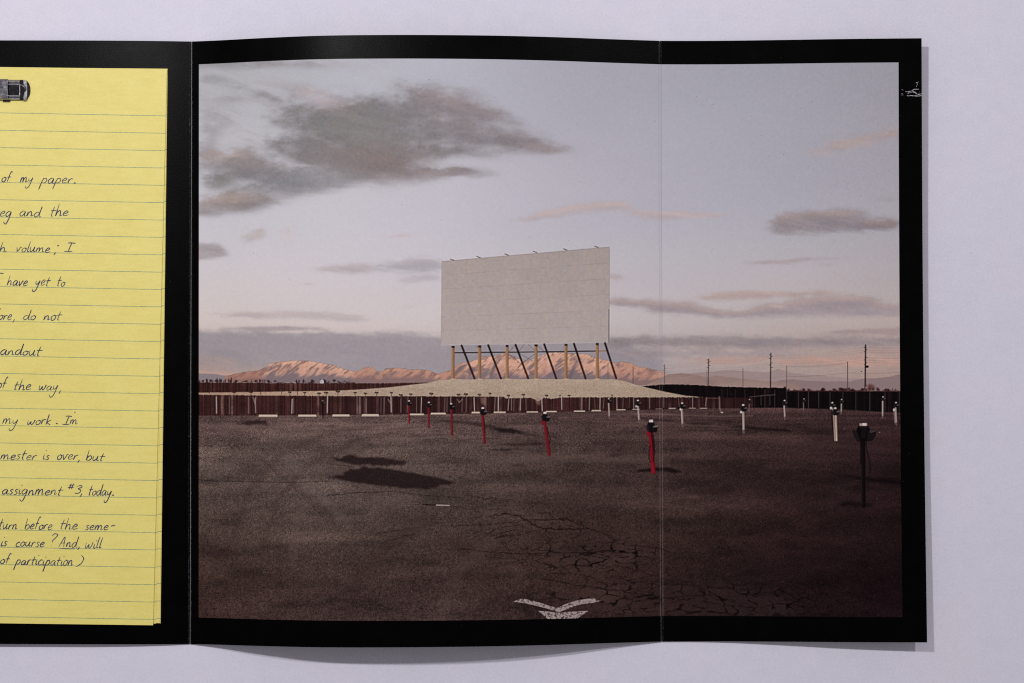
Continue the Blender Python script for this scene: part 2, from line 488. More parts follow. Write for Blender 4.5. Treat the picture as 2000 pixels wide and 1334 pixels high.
    cloud([(1205, 404), (1280, 412), (1360, 415), (1432, 417), (1400, 424), (1320, 427), (1280, 430), (1240, 420)], (180, 166, 168), .75, 8, 2, 8, 3, hi=(196, 172, 162))
    cloud([(1578, 300), (1640, 275), (1700, 258), (1757, 246), (1757, 266), (1700, 280), (1640, 296), (1592, 302)],
          (170, 152, 148), .75, 9, 4, 8, 3, hi=(176, 158, 150))
    cloud([(1700, 388), (1757, 381), (1757, 392), (1720, 393)], (154, 148, 156), .6, 8, 2)
    cloud([(1496, 440), (1520, 422), (1570, 412), (1640, 410), (1692, 412), (1700, 418), (1680, 426), (1757, 430), (1758, 444),
           (1700, 452), (1640, 452), (1560, 456), (1510, 454)], (136, 127, 131), .92, 7, 3, 10, 3, hi=(174, 150, 140))
    cloud([(1660, 432), (1757, 430), (1757, 443), (1690, 448)], (134, 121, 123), .6, 8, 3)
    cloud([(1440, 512), (1490, 510), (1530, 508), (1570, 502), (1630, 504), (1660, 507), (1600, 508), (1540, 515), (1480, 515)],
          (162, 151, 154), .85, 6, 1.4, 8, 3, hi=(182, 162, 156))
    cloud([(1590, 516), (1630, 518), (1615, 520)], (158, 148, 150), .8, 5, 1)
    cloud([(1190, 532), (1222, 536), (1222, 545), (1190, 547)], (172, 160, 162), .8, 5, 2)
    cloud([(1190, 582), (1230, 586), (1290, 588), (1350, 590), (1390, 604), (1440, 608), (1480, 600), (1530, 590), (1600, 580),
           (1690, 576), (1720, 590), (1762, 594), (1762, 615), (1680, 616), (1560, 618), (1400, 620), (1330, 612), (1280, 610), (1240, 598), (1190, 600)],
          (151, 139, 143), .92, 8, 2.4, 10, 3, .2, hi=(184, 158, 148))
    cloud([(1360, 582), (1420, 573), (1480, 571), (1600, 570), (1690, 574), (1640, 578), (1540, 579), (1480, 584), (1400, 586)],
          (166, 148, 144), .85, 7, 1.6, 8, 3, hi=(190, 158, 144))
    cloud([(1500, 596), (1540, 592), (1556, 596), (1520, 600)], (188, 174, 172), .6, 6, 1)
    cloud([(1380, 646), (1420, 646), (1400, 648)], (160, 146, 146), .8, 5, 1)
    cloud([(1600, 650), (1660, 644), (1762, 641), (1762, 653), (1700, 652), (1640, 652)], (152, 134, 134), .85, 7, 1.4)
    # grey bank lying on the horizon, left and right of the screen
    cloud([(370, 645), (440, 645), (540, 650), (680, 652), (780, 652), (870, 655), (960, 655), (1000, 740), (370, 726)], (153, 145, 149), .96, 6, 3, 10, 3, .08, calm=.35)
    cloud([(370, 700), (440, 700), (540, 716), (600, 740), (370, 740)], (168, 146, 138), .75, 20, 8)
    cloud([(380, 728), (440, 731), (500, 736), (500, 742), (380, 742)], (196, 152, 134), .7, 14, 3)
    cloud([(880, 668), (1200, 662), (1300, 700), (1300, 745), (880, 745)], (147, 140, 144), .96, 8, 4, 6, 3, .06, calm=.35)
    cloud([(1185, 660), (1290, 658), (1420, 657), (1600, 660), (1780, 658), (1780, 676), (1600, 681), (1400, 678), (1250, 676), (1185, 678)],
          (138, 127, 130), .9, 8, 3, 10, 3, .2)
    cloud([(1250, 678), (1400, 676), (1600, 678), (1780, 676), (1780, 684), (1500, 684), (1250, 683)], (166, 146, 142), .5, 14, 2)
    cloud([(1200, 686), (1400, 685), (1560, 686), (1560, 696), (1350, 698), (1200, 700)], (150, 137, 140), .8, 14, 3)
    cloud([(1310, 701), (1400, 700), (1480, 703), (1560, 700), (1640, 702), (1760, 700), (1780, 712), (1640, 713), (1500, 711), (1380, 709)],
          (186, 146, 132), .85, 14, 3)
    cloud([(1640, 684), (1780, 678), (1780, 700), (1650, 700)], (166, 140, 134), .5, 14, 5)
    # grain of the clouds
    dark = np.clip((178 - img.mean(2)) / 60, 0, 1)
    g1 = blur(rs.randn(PH, PW), 1, 1) * 3.0
    img += (g1 * (0.8 + 2.2 * dark))[..., None]
    chroma = blur(rs.randn(PH, PW), 2, 2)
    img[..., 0] += chroma * 5 * (0.4 + dark); img[..., 2] -= chroma * 5 * (0.4 + dark)

    # ---- far pale ridges on the right
    def ridge(pts, col, base, rid=R_MOUNT, rough=0.7, seed=1, amp=1.0):
        xs = np.array([p[0] for p in pts]); ys = np.array([p[1] for p in pts])
        top = np.interp(X[0], xs, ys) + fbm(X[0] / 7, X[0] * 0, seed, 3) * amp
        w = win(xs[0], ys.min() - 4, xs[-1], base)
        m = np.clip(Y[w] - top[w[1]][None, :] + .5, 0, 1) * (Y[w] <= base)
        put(w, m, col, rid)
        return w, m, top
    ridge([(1240, 746), (1300, 736), (1360, 728), (1400, 725), (1430, 723), (1470, 726), (1500, 727), (1512, 723), (1520, 720), (1532, 724), (1545, 728),
           (1560, 730), (1600, 733), (1650, 738), (1690, 740), (1730, 738), (1762, 732)], (150, 131, 128), 760, seed=61)
    ridge([(1500, 748), (1530, 742), (1545, 741), (1580, 744), (1620, 745), (1660, 745), (1690, 739), (1720, 738), (1740, 735), (1762, 730)],
          (132, 112, 112), 766, seed=62)
    # ---- lit mountains
    def lit(pts, base, seed, gul=1.0, k0=0.0, dim=()):
        w, m, top = ridge(pts, (0, 0, 0), base, seed=seed)
        x = X[w]; y = Y[w]; t = np.clip((y - top[w[1]][None, :]) / np.maximum(base - top[w[1]][None, :], 6), 0, 1)
        hgt = np.clip((base - top[w[1]][None, :]) / 50, 0, 1)
        u = x * 0.62 + y * 0.78; v = -x * 0.55 + y * 0.83          # gullies run down to the left
        a1 = x * .80 - y * .60; ac = x * .60 + y * .80
        g = fbm(ac / 5.4 * gul, a1 / 20, seed + 5, 3) * 1.15
        g2 = fbm(ac / 2.4, a1 / 8, seed + 9, 3)
        sh = .62 * sstep(.02, .42, g + .40 * g2 - .02) + .32 * sstep(.1, .5, g2)
        c = np.array([202, 157, 134.]) * (1 - t[..., None] ** 1.4) + np.array([164, 122, 112.]) * (t[..., None] ** 1.4)
        c = c - (g2 * 16 + g * 8)[..., None] + (blur(rs.randn(*x.shape), 1, 1) * 9)[..., None]
        shc = np.array([112, 94, 98.])
        c += (shc - c) * (sh * .8)[..., None]
        low = sstep(.40 + k0, .76, t + .22 * g)
        c += (np.array([121, 107, 111.]) - c) * (low * .95)[..., None]
        for xa, xb, amt in dim:
            dm = (sstep(xa - 14, xa + 14, x) * (1 - sstep(xb - 14, xb + 14, x)) * amt)[..., None]
            c = c + (np.array([146, 118, 110.]) + (c - 150) * .35 - c) * dm
        img[w] += (c - img[w]) * m[..., None]
    ridge([(385, 729), (420, 731), (444, 734), (475, 727), (510, 726), (640, 728), (860, 733)], (134, 122, 124), 752, seed=63)
    lit([(440, 735), (475, 727), (506, 724), (516, 718), (528, 710), (552, 706), (572, 704.5), (606, 705), (620, 708), (641, 711), (660, 717), (684, 724),
         (696, 726), (706, 721), (716, 717), (726, 718), (738, 726), (746, 726), (754, 719.5), (775, 719), (800, 721.5), (834, 723), (848, 727), (858, 733)], 748, 71, 1.0, 0.0, ((430, 512, .95), (690, 870, .55)))
    lit([(852, 732), (862, 728), (876, 725), (890, 716), (904, 707), (912, 709), (930, 702), (944, 696), (962, 697), (985, 690), (998, 694), (1010, 699),
         (1022, 705), (1035, 704), (1046, 699), (1060, 692.5), (1072, 689), (1100, 689), (1130, 691), (1146, 692), (1160, 698), (1185, 704), (1200, 709),
         (1212, 707), (1228, 708), (1246, 716), (1266, 720), (1282, 723), (1300, 728)], 752, 81, .8, .06, ((850, 905, .6), (1195, 1310, .5)))
    w, m, top = ridge([(1262, 752), (1284, 741), (1305, 731), (1330, 728.5), (1360, 732), (1384, 737), (1398, 734), (1415, 736), (1450, 739), (1500, 745), (1560, 750)],
                      (142, 118, 112), 762, seed=64)
    tt = fbm(X[w] / 22, Y[w] / 6, 66, 3)
    img[w] += (tt * 9 * m)[..., None] * np.array([1.2, .8, .7])
    poly([(1400, 752), (1440, 744), (1500, 748), (1540, 757), (1400, 757)], (152, 130, 122), .6, R_MOUNT, 2)
    def shadowpatch(pts, a=.8): poly(pts, (106, 92, 98), a, None, 1)
    for p in ([(520, 724), (552, 708), (538, 718), (524, 726)], [(566, 727), (588, 716), (592, 713), (582, 720)], [(597, 727), (612, 718), (604, 726)],
              [(640, 737), (652, 727), (648, 734)], [(728, 730), (745, 727), (738, 733)], [(758, 732), (774, 724), (776, 727), (764, 734)],
              [(884, 730), (898, 715), (916, 709), (906, 720), (890, 733)], [(955, 735), (962, 715), (972, 700), (968, 722), (960, 738)],
              [(912, 728), (930, 716), (928, 724), (918, 734)], [(1028, 722), (1046, 704), (1060, 694), (1050, 710), (1034, 724)],
              [(1108, 738), (1118, 716), (1130, 701), (1124, 716), (1116, 739)], [(1088, 716), (1097, 693), (1094, 708)], [(1202, 712), (1212, 708), (1208, 718)],
              [(1166, 738), (1172, 718), (1172, 738)], [(505, 728), (526, 712), (516, 722)], [(556, 722), (570, 713), (560, 722)]):
        shadowpatch(p)

    # ---- town strip and back fence, left
    w = win(385, 742, 700, 750)
    n = fbm(X[w] / 6, Y[w] / 4, 91, 3)
    put(w, sstep(-.1, .3, n - (747 - Y[w]) * .11) * .9, (62, 42, 42), R_FENCE)
    for k in range(64):
        x = 388 + rs.rand() ** 1.3 * 280
        if rs.rand() < .42: ell(x, 745.5 - rs.rand() * 2, .8 + rs.rand() * 2.6, 1.5 + rs.rand() * 2.6, (46, 30, 32), .85, R_FENCE, .4)
        else:
            x1 = x + 2 + rs.rand() * 9; yy = 745.5 + rs.rand() * 2
            poly([(x, yy), (x1, yy), (x1, yy + 1.4), (x, yy + 1.4)], (150, 134, 130), .75, R_FENCE)
    for x, h in ((403, 6), (410, 4), (424, 7), (429, 6), (440, 5), (447, 5), (452, 8), (502, 4), (507, 5), (517, 4), (579, 4)):
        line([(x, 748), (x, 746 - h)], 1.6, (40, 26, 28), .9, R_FENCE)
    poly([(625, 750), (625, 743.5), (628.5, 741), (632.5, 743.5), (632.5, 750)], (176, 168, 170), 1, R_FENCE)

    # ---- gravel mound
    mound = [(384, 767), (500, 765.5), (600, 764), (660, 763), (707, 760.5), (760, 756.5), (790, 753), (835, 748), (850, 744.5), (864, 741.8), (885, 741), (1000, 740.3),
             (1200, 741), (1220, 744.5), (1240, 751), (1265, 757.5), (1300, 765.5), (1340, 773), (1380, 776.5), (1380, 782), (384, 782)]
    # fences behind the mound first
    def fence(top, bot, base_c, lite_c, period, seed, rid, lite_p=.12, streak=1.0):
        xs = np.array([p[0] for p in top], float); ts = np.array([p[1] for p in top], float)
        xb = np.array([p[0] for p in bot], float); bs = np.array([p[1] for p in bot], float)
        w = win(xs[0], ts.min() - 2, xs[-1], bs.max() + 2)
        x = X[w]; y = Y[w]
        sl = np.floor(X[0] / period)
        r = hash2(sl.astype(np.int64), sl.astype(np.int64) * 0, seed)
        tp = np.interp(X[0], xs, ts) + (r - .5) * 1.0
        bt = np.interp(X[0], xb, bs)
        m = np.clip(y - tp[w[1]][None] + .5, 0, 1) * np.clip(bt[w[1]][None] - y + .5, 0, 1)
        rr = r[w[1]][None]
        ph = (X[0] / period - sl)[w[1]][None]
        gap = 0.55 + .45 * np.sin(ph * math.pi)
        c = np.array(base_c, float)[None, None] * (0.72 + .5 * rr[..., None]) * gap[..., None]
        l = sstep(1 - lite_p - .04, 1 - lite_p + .04, hash2(sl.astype(np.int64) // 2, sl.astype(np.int64) * 0 + 3, seed + 1))[w[1]][None]
        l = l * (0.35 + .65 * sstep(-.5, .4, fbm(x / 9, y / 16, seed + 3, 2)))
        c = c + (np.array(lite_c, float) - c) * (l * streak)[..., None]
        c = c * (1 + .16 * fbm(x / 30, y / 10, seed + 7, 3) + .10 * rs.randn(*x.shape))[..., None]
        img[w] += (c - img[w]) * m[..., None]
        reg[w][m > .45] = rid
    fence([(384, 747), (560, 748.5), (680, 749), (760, 748.5), (842, 747)], [(384, 768), (842, 768)], (66, 37, 34), (98, 66, 58), 2.3, 101, R_FENCE, .10, .6)
    fence([(1250, 755), (1270, 753), (1290, 751.3), (1322, 750.5), (1360, 752), (1400, 754.5), (1440, 756), (1480, 757), (1532, 757.5), (1540, 763), (1764, 764.5)],
          [(1250, 790), (1460, 797), (1530, 797), (1600, 799), (1650, 800.5), (1700, 804), (1764, 807)], (17, 10, 13), (34, 20, 23), 3.4, 111, R_DARKF, .10, .6)
    w = win(1536, 756, 1764, 766)
    n = fbm(X[w] / 7, Y[w] / 4, 95, 3)
    put(w, sstep(-.1, .35, n - (761.5 - Y[w]) * .16) * np.clip((766 - Y[w]) / 3, 0, 1), (64, 38, 38), R_DARKF)
    for k in range(46):
        x = 1538 + rs.rand() * 222
        if rs.rand() < .7: ell(x, 759.5 + rs.rand() * 3, 1 + rs.rand() * 3, 1.2 + rs.rand() * 2, (38, 20, 23), .8, R_DARKF, .5)
        else: poly([(x, 761), (x + 6, 761), (x + 6, 763), (x, 763)], (128, 96, 84), .55, R_DARKF)
    ell(1699, 757, 9, 6.5, (78, 44, 42), .75, R_DARKF, .5)
    ell(1533, 760, 3, 4.5, (14, 8, 10), 1, R_DARKF, .4)
    for x in (1410, 1421, 1436, 1455, 1474, 1494, 1513, 1536.5, 1559.5, 1579, 1599, 1621, 1646, 1671.5, 1699, 1728.5, 1756.5):
        y0 = 766 if x > 1540 else (760 + (x - 1410) * .02); y1 = 796 + max(0, x - 1600) * .062
        line([(x, y0), (x, y1)], 1.3, (84, 68, 68), .62 if x > 1480 else .35, R_DARKF)
    w = win(384, 738, 1384, 784)
    m = pmask(mound, w)
    x = X[w]; y = Y[w]
    c = np.array([169, 149, 131.]) + (sstep(741, 776, y) * -8)[..., None] + (fbm(x / 3.2, y / 2.0, 121, 3) * 9)[..., None] + (rs.randn(*x.shape) * 8)[..., None]
    c = c + (sstep(860, 500, x) * 1.0)[..., None] * np.array([2, -6, -8.]) + (fbm(x / 60, y / 8, 125, 3) * 7)[..., None]
    c = c + (sstep(1230, 1360, x))[..., None] * np.array([-10, -8, -8.])
    img[w] += (c - img[w]) * m[..., None]; reg[w][m > .45] = R_MOUND

    # ---- asphalt lot
    gbot = np.interp(X[0], [384, 640, 940, 1100, 1300, 1380, 1460, 1530, 1600, 1650, 1700, 1764],
                     [811, 810.5, 807, 804, 799, 797.5, 796.5, 796.5, 798.5, 800, 803.5, 806.5])
    w = win(378, 790, 1778, 1226)
    x = X[w]; y = Y[w]
    m = np.clip(y - gbot[w[1]][None] + .5, 0, 1)
    ax = np.array([384, 620, 860, 1100, 1300, 1530, 1770.]); ay = np.array([798, 830, 900, 980, 1060, 1140, 1215.])
    anet = np.array([
        [(86, 66, 62), (84, 66, 62), (84, 65, 62), (80, 62, 58), (76, 56, 54), (70, 50, 48), (58, 40, 40)],
        [(86, 68, 64), (88, 71, 66), (82, 66, 61), (74, 57, 54), (69, 52, 49), (62, 44, 42), (48, 31, 31)],
        [(90, 75, 68), (90, 75, 68), (82, 68, 62), (78, 62, 57), (67, 51, 47), (54, 38, 36), (40, 25, 26)],
        [(86, 71, 64), (90, 75, 69), (84, 69, 62), (75, 58, 53), (65, 49, 45), (51, 35, 33), (36, 22, 23)],
        [(78, 61, 55), (84, 68, 62), (76, 60, 54), (68, 50, 46), (60, 43, 40), (42, 27, 27), (32, 19, 21)],
        [(70, 51, 46), (76, 58, 54), (72, 54, 51), (62, 44, 41), (50, 35, 33), (36, 22, 24), (30, 17, 21)],
        [(70, 50, 47), (76, 57, 55), (78, 60, 58), (60, 43, 42), (46, 31, 30), (36, 22, 24), (30, 17, 21)]], float)
    jx, fx = sm(ax, x[0]); iy, fy = sm(ay, y[:, 0])
    c = np.zeros(x.shape + (3,))
    for k in range(3):
        t_ = anet[..., k][:, jx] * (1 - fx) + anet[..., k][:, jx + 1] * fx
        c[..., k] = blur(t_[iy] * (1 - fy)[:, None] + t_[iy + 1] * fy[:, None], 20, 12)
    c = c * (.95 - .12 * sstep(840, 960, y))[..., None]; c[..., 2] += 1.0 * (y < 1000); c[..., 1] += .1
    dep = np.clip((y - 790) / 420, 0.02, 1)                       # 0 at the far fence, 1 at the near edge
    persp = 1 / (0.10 + dep)
    roll = fbm((x - 1050) / 420 * persp ** .3, np.log(dep + .05) * 9 + (x - 1050) / 900, 131, 4)   # humps of the lot
    blotch = fbm((x - 1000) / 130, y / 42, 135, 4)
    f = 1 + .26 * roll * (1.15 - dep) + .17 * blotch + .12 * fbm((x - 900) / 300 + y / 160, (y - 800) / 26 - x / 700, 137, 4)
    s1 = blur(rs.randn(*x.shape), 0, 0); s2 = blur(rs.randn(*x.shape), 1, 1) * 2.4
    grain = s1 * .20 + s2 * (.04 + .08 * dep)
    c = c * (f + grain)[..., None]
    peb = (blur(rs.rand(*x.shape) ** 26, 1, 0) > .30) * dep
    c = c + (peb * 20)[..., None]
    drk = (blur(rs.rand(*x.shape) ** 22, 1, 0) > .33) * dep
    c = c * (1 - .45 * drk)[..., None]
    img[w] += (c - img[w]) * m[..., None]; reg[w][m > .45] = R_ASPH
    img[w] *= 1 + (.06 * m * (1 - sstep(850, 1200, x)) * (1 - sstep(900, 1040, y)))[..., None]
    pat = sstep(.08, .5, fbm((x - 1000) / 120 + y / 300, y / 34, 151, 4)); pat2 = sstep(.12, .5, fbm((x - 700) / 70, y / 20, 153, 4))
    img[w] *= 1 + ((.13 * pat - .15 * pat2) * m)[..., None]
    # tracks polished by tyres
    for pts, wd, col, al in (([(760, 826), (640, 846), (545, 890), (485, 960), (450, 1060)], 12, (54, 40, 38), .24), ([(800, 836), (690, 862), (600, 910), (540, 980), (510, 1080)], 9, (52, 38, 36), .22),
                             ([(620, 838), (500, 870), (420, 930)], 14, (100, 84, 78), .25), ([(700, 870), (620, 930), (580, 1010), (570, 1100)], 16, (98, 80, 74), .22),
                             ([(840, 1010), (760, 1060), (700, 1130), (680, 1206)], 24, (50, 36, 35), .3), ([(960, 1060), (900, 1110), (860, 1206)], 20, (86, 68, 65), .25),
                             ([(1290, 850), (1500, 858), (1760, 880)], 10, (66, 48, 46), .3), ([(1300, 900), (1480, 915), (1640, 945)], 12, (34, 22, 22), .35),
                             ([(560, 890), (620, 960), (680, 1025)], 16, (104, 90, 86), .25), ([(500, 890), (590, 960), (650, 1020)], 10, (60, 44, 42), .25),
                             ([(600, 870), (700, 930), (760, 1000)], 30, (66, 50, 47), .2), ([(390, 830), (620, 836), (800, 833)], 5, (106, 86, 80), .3),
                             ([(800, 826), (720, 830), (660, 832)], 3, (120, 98, 92), .4), ([(838, 836), (760, 842)], 3, (118, 96, 90), .45),
                             ([(882, 851), (820, 856), (760, 856)], 4, (112, 92, 86), .4), ([(1240, 808), (1400, 813), (1470, 812)], 2.4, (112, 90, 84), .5),
                             ([(1160, 824), (1300, 826), (1420, 834)], 2, (98, 76, 70), .45), ([(900, 868), (960, 866), (1050, 892)], 8, (96, 78, 72), .35),
                             ([(950, 900), (1100, 894), (1300, 900)], 14, (86, 70, 65), .3)):
        e = wd + 6
        xs_ = [p[0] for p in pts]; ys_ = [p[1] for p in pts]
        ww = win(min(xs_) - 3 * e, min(ys_) - 3 * e, max(xs_) + 3 * e, max(ys_) + 3 * e)
        mm = np.zeros(X[ww].shape)
        for (xa, ya), (xb, yb) in zip(pts[:-1], pts[1:]):
            t = np.clip(((X[ww] - xa) * (xb - xa) + (Y[ww] - ya) * (yb - ya)) / ((xb - xa) ** 2 + (yb - ya) ** 2), 0, 1)
            d = np.hypot(X[ww] - xa - t * (xb - xa), Y[ww] - ya - t * (yb - ya))
            mm = np.maximum(mm, 1 - sstep(0, wd, d))
        put(ww, mm * al, col)
    rag = fbm(X / 9, Y / 3.5, 139, 3)
    # dark puddles, dips and long shadows
    def pud(pts, al=.85, soft=1, col=(30, 19, 20), wa=5):
        xs_ = [p[0] for p in pts]; ys_ = [p[1] for p in pts]; e = 4 * soft + wa + 3
        ww = win(min(xs_) - e - 8, min(ys_) - e, max(xs_) + e + 8, max(ys_) + e)
        mm = blur(pmask(pts, ww, 2, nx_[ww] * wa * 2.6 + fine[ww] * wa * 1.6 + rag[ww] * wa * 3.2, fine[ww] * wa * .6 + rag[ww] * wa * .7), soft, soft)
        put(ww, np.clip(mm * (1 + .15 * s1[:mm.shape[0], :mm.shape[1]]), 0, 1) * al, col)
    pud([(648, 895), (672, 890), (700, 891), (745, 894), (802, 901), (776, 906), (745, 909), (700, 908), (670, 903)], .86)
    pud([(640, 932), (668, 926), (684, 917), (722, 913), (780, 919), (820, 928), (852, 934), (886, 943), (852, 950), (832, 955), (780, 952), (730, 947), (680, 940)], .9)
    pud([(456, 826), (490, 823), (526, 823), (520, 827), (480, 829)], .75)
    pud([(490, 828), (540, 829), (520, 831)], .55)
    pud([(596, 831), (640, 831), (652, 833), (610, 833)], .6)
    pud([(815, 821), (880, 821), (940, 826), (990, 838), (1030, 845), (1062, 852), (1020, 849), (950, 836), (900, 826), (860, 823)], .55, 1, (34, 23, 24), 3)
    pud([(965, 838), (1005, 838), (1022, 845), (980, 845)], .8, 1, (24, 14, 16), 3)
    pud([(945, 879), (980, 876), (1026, 876), (990, 879)], .85, 1, (22, 13, 15), 2)
    pud([(956, 868), (985, 866), (1060, 864), (1100, 860), (1060, 868), (1000, 870)], .5, 1, (32, 21, 22), 3)
    pud([(1002, 909), (1030, 908), (1028, 911), (1006, 911)], .75, 1, (28, 18, 19), 2)
    pud([(1160, 893), (1190, 889), (1232, 886), (1200, 892)], .5, 1, (34, 23, 23), 2)
    pud([(1226, 921), (1262, 916), (1278, 913), (1308, 914), (1334, 923), (1318, 925), (1296, 919), (1270, 921)], .9, 1, (18, 10, 11), 2)
    pud([(1232, 916), (1190, 906), (1250, 908)], .3, 3)
    pud([(1222, 815), (1260, 816), (1300, 820), (1328, 823), (1290, 822)], .7, 1, (26, 16, 17), 1.5)
    pud([(1336, 826), (1370, 826), (1394, 829), (1350, 829)], .75, 1, (24, 15, 16), 1.5)
    pud([(1404, 821), (1440, 823), (1424, 825)], .55, 1, (28, 18, 18), 1.5)
    pud([(1430, 832), (1540, 840), (1544, 843), (1470, 838)], .85, 1, (14, 8, 9), 1.5)
    pud([(1414, 806), (1450, 804), (1440, 807)], .6, 1, (22, 13, 14), 1.5)
    pud([(1614, 923), (1680, 931), (1764, 939), (1764, 948), (1690, 938), (1630, 927)], .85, 2, (13, 6, 8), 2)
    pud([(1555, 916), (1607, 922), (1570, 920)], .7, 1, (20, 11, 12), 2)
    pud([(1540, 966), (1600, 962), (1640, 968), (1600, 976)], .5, 4)
    pud([(1632, 984), (1660, 980), (1710, 984), (1700, 990), (1650, 990)], .8, 2, (14, 8, 9), 4)
    pud([(1540, 830), (1764, 850), (1764, 876), (1600, 868)], .22, 6)
    pud([(1290, 850), (1500, 872), (1480, 880), (1300, 862)], .22, 5)
    pud([(1330, 928), (1480, 960), (1420, 968), (1340, 948)], .3, 7)
    pud([(384, 1072), (430, 1068), (470, 1080), (430, 1092), (384, 1084)], .4, 4)
    pud([(1440, 1090), (1620, 1100), (1580, 1128), (1470, 1120)], .35, 9)
    pud([(860, 1052), (910, 1056), (930, 1076), (890, 1080)], .3, 6)

    pud([(1130, 1150), (1240, 1132), (1400, 1140), (1540, 1170), (1560, 1202), (1200, 1204)], .4, 8, (64, 47, 44), 5)
    pud([(1080, 1066), (1180, 1054), (1260, 1080), (1200, 1112), (1080, 1104)], .35, 7, (76, 58, 54), 5)
    # crack network in the near asphalt: edges of squashed cells
    def cracks(cw, chh, seed, wmask, wd, al, jit=.9):
        ww = win(820, 930, 1764, 1212)
        d_ = np.clip((Y[ww] - 790) / 420, .02, 1); sc = .35 + .75 * d_
        u = (X[ww] - 1080) / (cw * sc) + fbm(X[ww] / 34, Y[ww] / 15, seed, 4) * .5
        v = np.log(d_ + .04) * 420 / chh * .55 + fbm(X[ww] / 38, Y[ww] / 16, seed + 3, 4) * .5
        iu = np.floor(u).astype(np.int64); iv = np.floor(v).astype(np.int64)
        f1 = np.full(u.shape, 9.); f2 = np.full(u.shape, 9.)
        for a in (-1, 0, 1):
            for b in (-1, 0, 1):
                cu = iu + a + .5 + (hash2(iu + a, iv + b, seed) - .5) * jit
                cv = iv + b + .5 + (hash2(iu + a, iv + b, seed + 1) - .5) * jit
                d = np.hypot(u - cu, v - cv)
                f2 = np.where(d < f1, f1, np.minimum(f2, d)); f1 = np.minimum(f1, d)
        brk = sstep(-.3, .3, fbm(X[ww] / 16, Y[ww] / 8, seed + 9, 3) + .08); wd = wd * (1 + .7 * fbm(X[ww] / 22, Y[ww] / 10, seed + 21, 3))
        e = 1 - np.clip((f2 - f1) / wd / .7 - .43, 0, 1)
        put(ww, np.clip(e * wmask(X[ww], Y[ww]) * brk, 0, 1) * al, (11, 6, 7))
    def blob(cx, cy, rx, ry): return lambda x, y: np.exp(-(((x - cx) / rx) ** 2 + ((y - cy) / ry) ** 2))
    b1, b2, b3, b4 = blob(1165, 1086, 130, 30), blob(1320, 1166, 230, 31), blob(1020, 1022, 120, 28), blob(1500, 1184, 120, 24)
    cracks(34, 9.5, 201, lambda x, y: np.clip(b1(x, y) * 1.4 + b2(x, y) * 1.5 + b4(x, y) * .9, 0, 1), .135, 1.0, 1.15)
    cracks(70, 18, 211, lambda x, y: np.clip(b3(x, y) * 1.3 + b1(x, y) * .8 + b2(x, y), 0, 1), .06, .8)
    cracks(150, 46, 221, lambda x, y: 0 * x + .55, .016, .6)
    pud([(1240, 1140), (1320, 1134), (1480, 1166), (1540, 1196), (1320, 1196), (1220, 1172)], .3, 8)
    pud([(1100, 1060), (1180, 1052), (1230, 1076), (1180, 1090), (1090, 1086)], .25, 6)
    def wig(pts, wd, al, amp=2.2, col=(24, 15, 15)):
        out = []
        for (xa, ya), (xb, yb) in zip(pts[:-1], pts[1:]):
            n_ = max(2, int(math.hypot(xb - xa, yb - ya) / 5))
            for k in range(n_):
                t = k / n_; out.append((xa + (xb - xa) * t + rs.randn() * amp * .6, ya + (yb - ya) * t + rs.randn() * amp * .4))
        out.append(pts[-1])
        for a, b in zip(out[:-1], out[1:]):
            line([a, b], wd * (.5 + rs.rand() * .8), col, al * (.55 + .45 * rs.rand()))
    wig([(390, 938), (480, 941), (560, 942), (640, 940)], 1.1, .75, 1)
    wig([(640, 968), (700, 962), (770, 960), (830, 968), (900, 972)], 1.2, .65, 1.4)
    wig([(980, 1003), (1000, 1004), (1018, 1010), (1045, 1026), (1060, 1032), (1100, 1034), (1150, 1032)], 2.6, .85, 1.6)
    wig([(1020, 1016), (1080, 1015), (1105, 1013), (1130, 1024), (1150, 1032)], 2.2, .8, 1.2)
    wig([(1150, 1032), (1190, 1046), (1202, 1056), (1180, 1064), (1160, 1078), (1150, 1088)], 1.8, .75, 1.6)
    wig([(880, 1027), (950, 1025), (1000, 1020), (1010, 1034), (960, 1046)], 1.4, .7, 1.6)
    wig([(900, 1072), (960, 1078), (1020, 1082), (1090, 1080), (1180, 1078)], 1.8, .7, 1.6)
    wig([(980, 1105), (1010, 1095), (1030, 1092)], 1.8, .6); wig([(1060, 1130), (1120, 1142), (1180, 1150), (1300, 1168), (1400, 1160)], 2.2, .7, 2)
    wig([(1060, 1130), (1075, 1120), (1110, 1118), (1150, 1126)], 2, .65); wig([(1204, 1104), (1260, 1118), (1330, 1140)], 1.8, .65)
    wig([(830, 985), (900, 990), (940, 1002)], 1, .6); wig([(900, 966), (960, 975), (1050, 985)], 1, .55); wig([(910, 985), (960, 972), (1000, 976)], 1, .6)
    wig([(1290, 1140), (1420, 1148), (1540, 1162), (1590, 1194)], 2.4, .7, 2); wig([(1420, 1166), (1560, 1150)], 1.6, .5)
    wig([(1560, 1070), (1660, 1072), (1764, 1082)], 1.6, .6, 2); wig([(1480, 1028), (1560, 1046), (1600, 1060)], 1.3, .55)
    wig([(560, 936), (580, 958), (640, 1020)], 1.2, .45, 2); wig([(510, 895), (540, 925)], 1, .45)
    wig([(735, 1043), (800, 1032)], 1.4, .6, 1.2); wig([(748, 1060), (780, 1050), (805, 1044)], 1.6, .65, 1.2); wig([(395, 1040), (410, 1065), (440, 1076)], 1.5, .55)
    wig([(640, 905), (690, 911)], 1.5, .5); wig([(970, 1050), (990, 1047)], 2.6, .8)
    poly([(852, 985.6), (878.5, 986.4), (878.5, 988.2), (852, 987.4)], (176, 160, 152), .95)
    line([(824, 984.6), (851, 986.6)], 1.6, (20, 12, 13), .9)

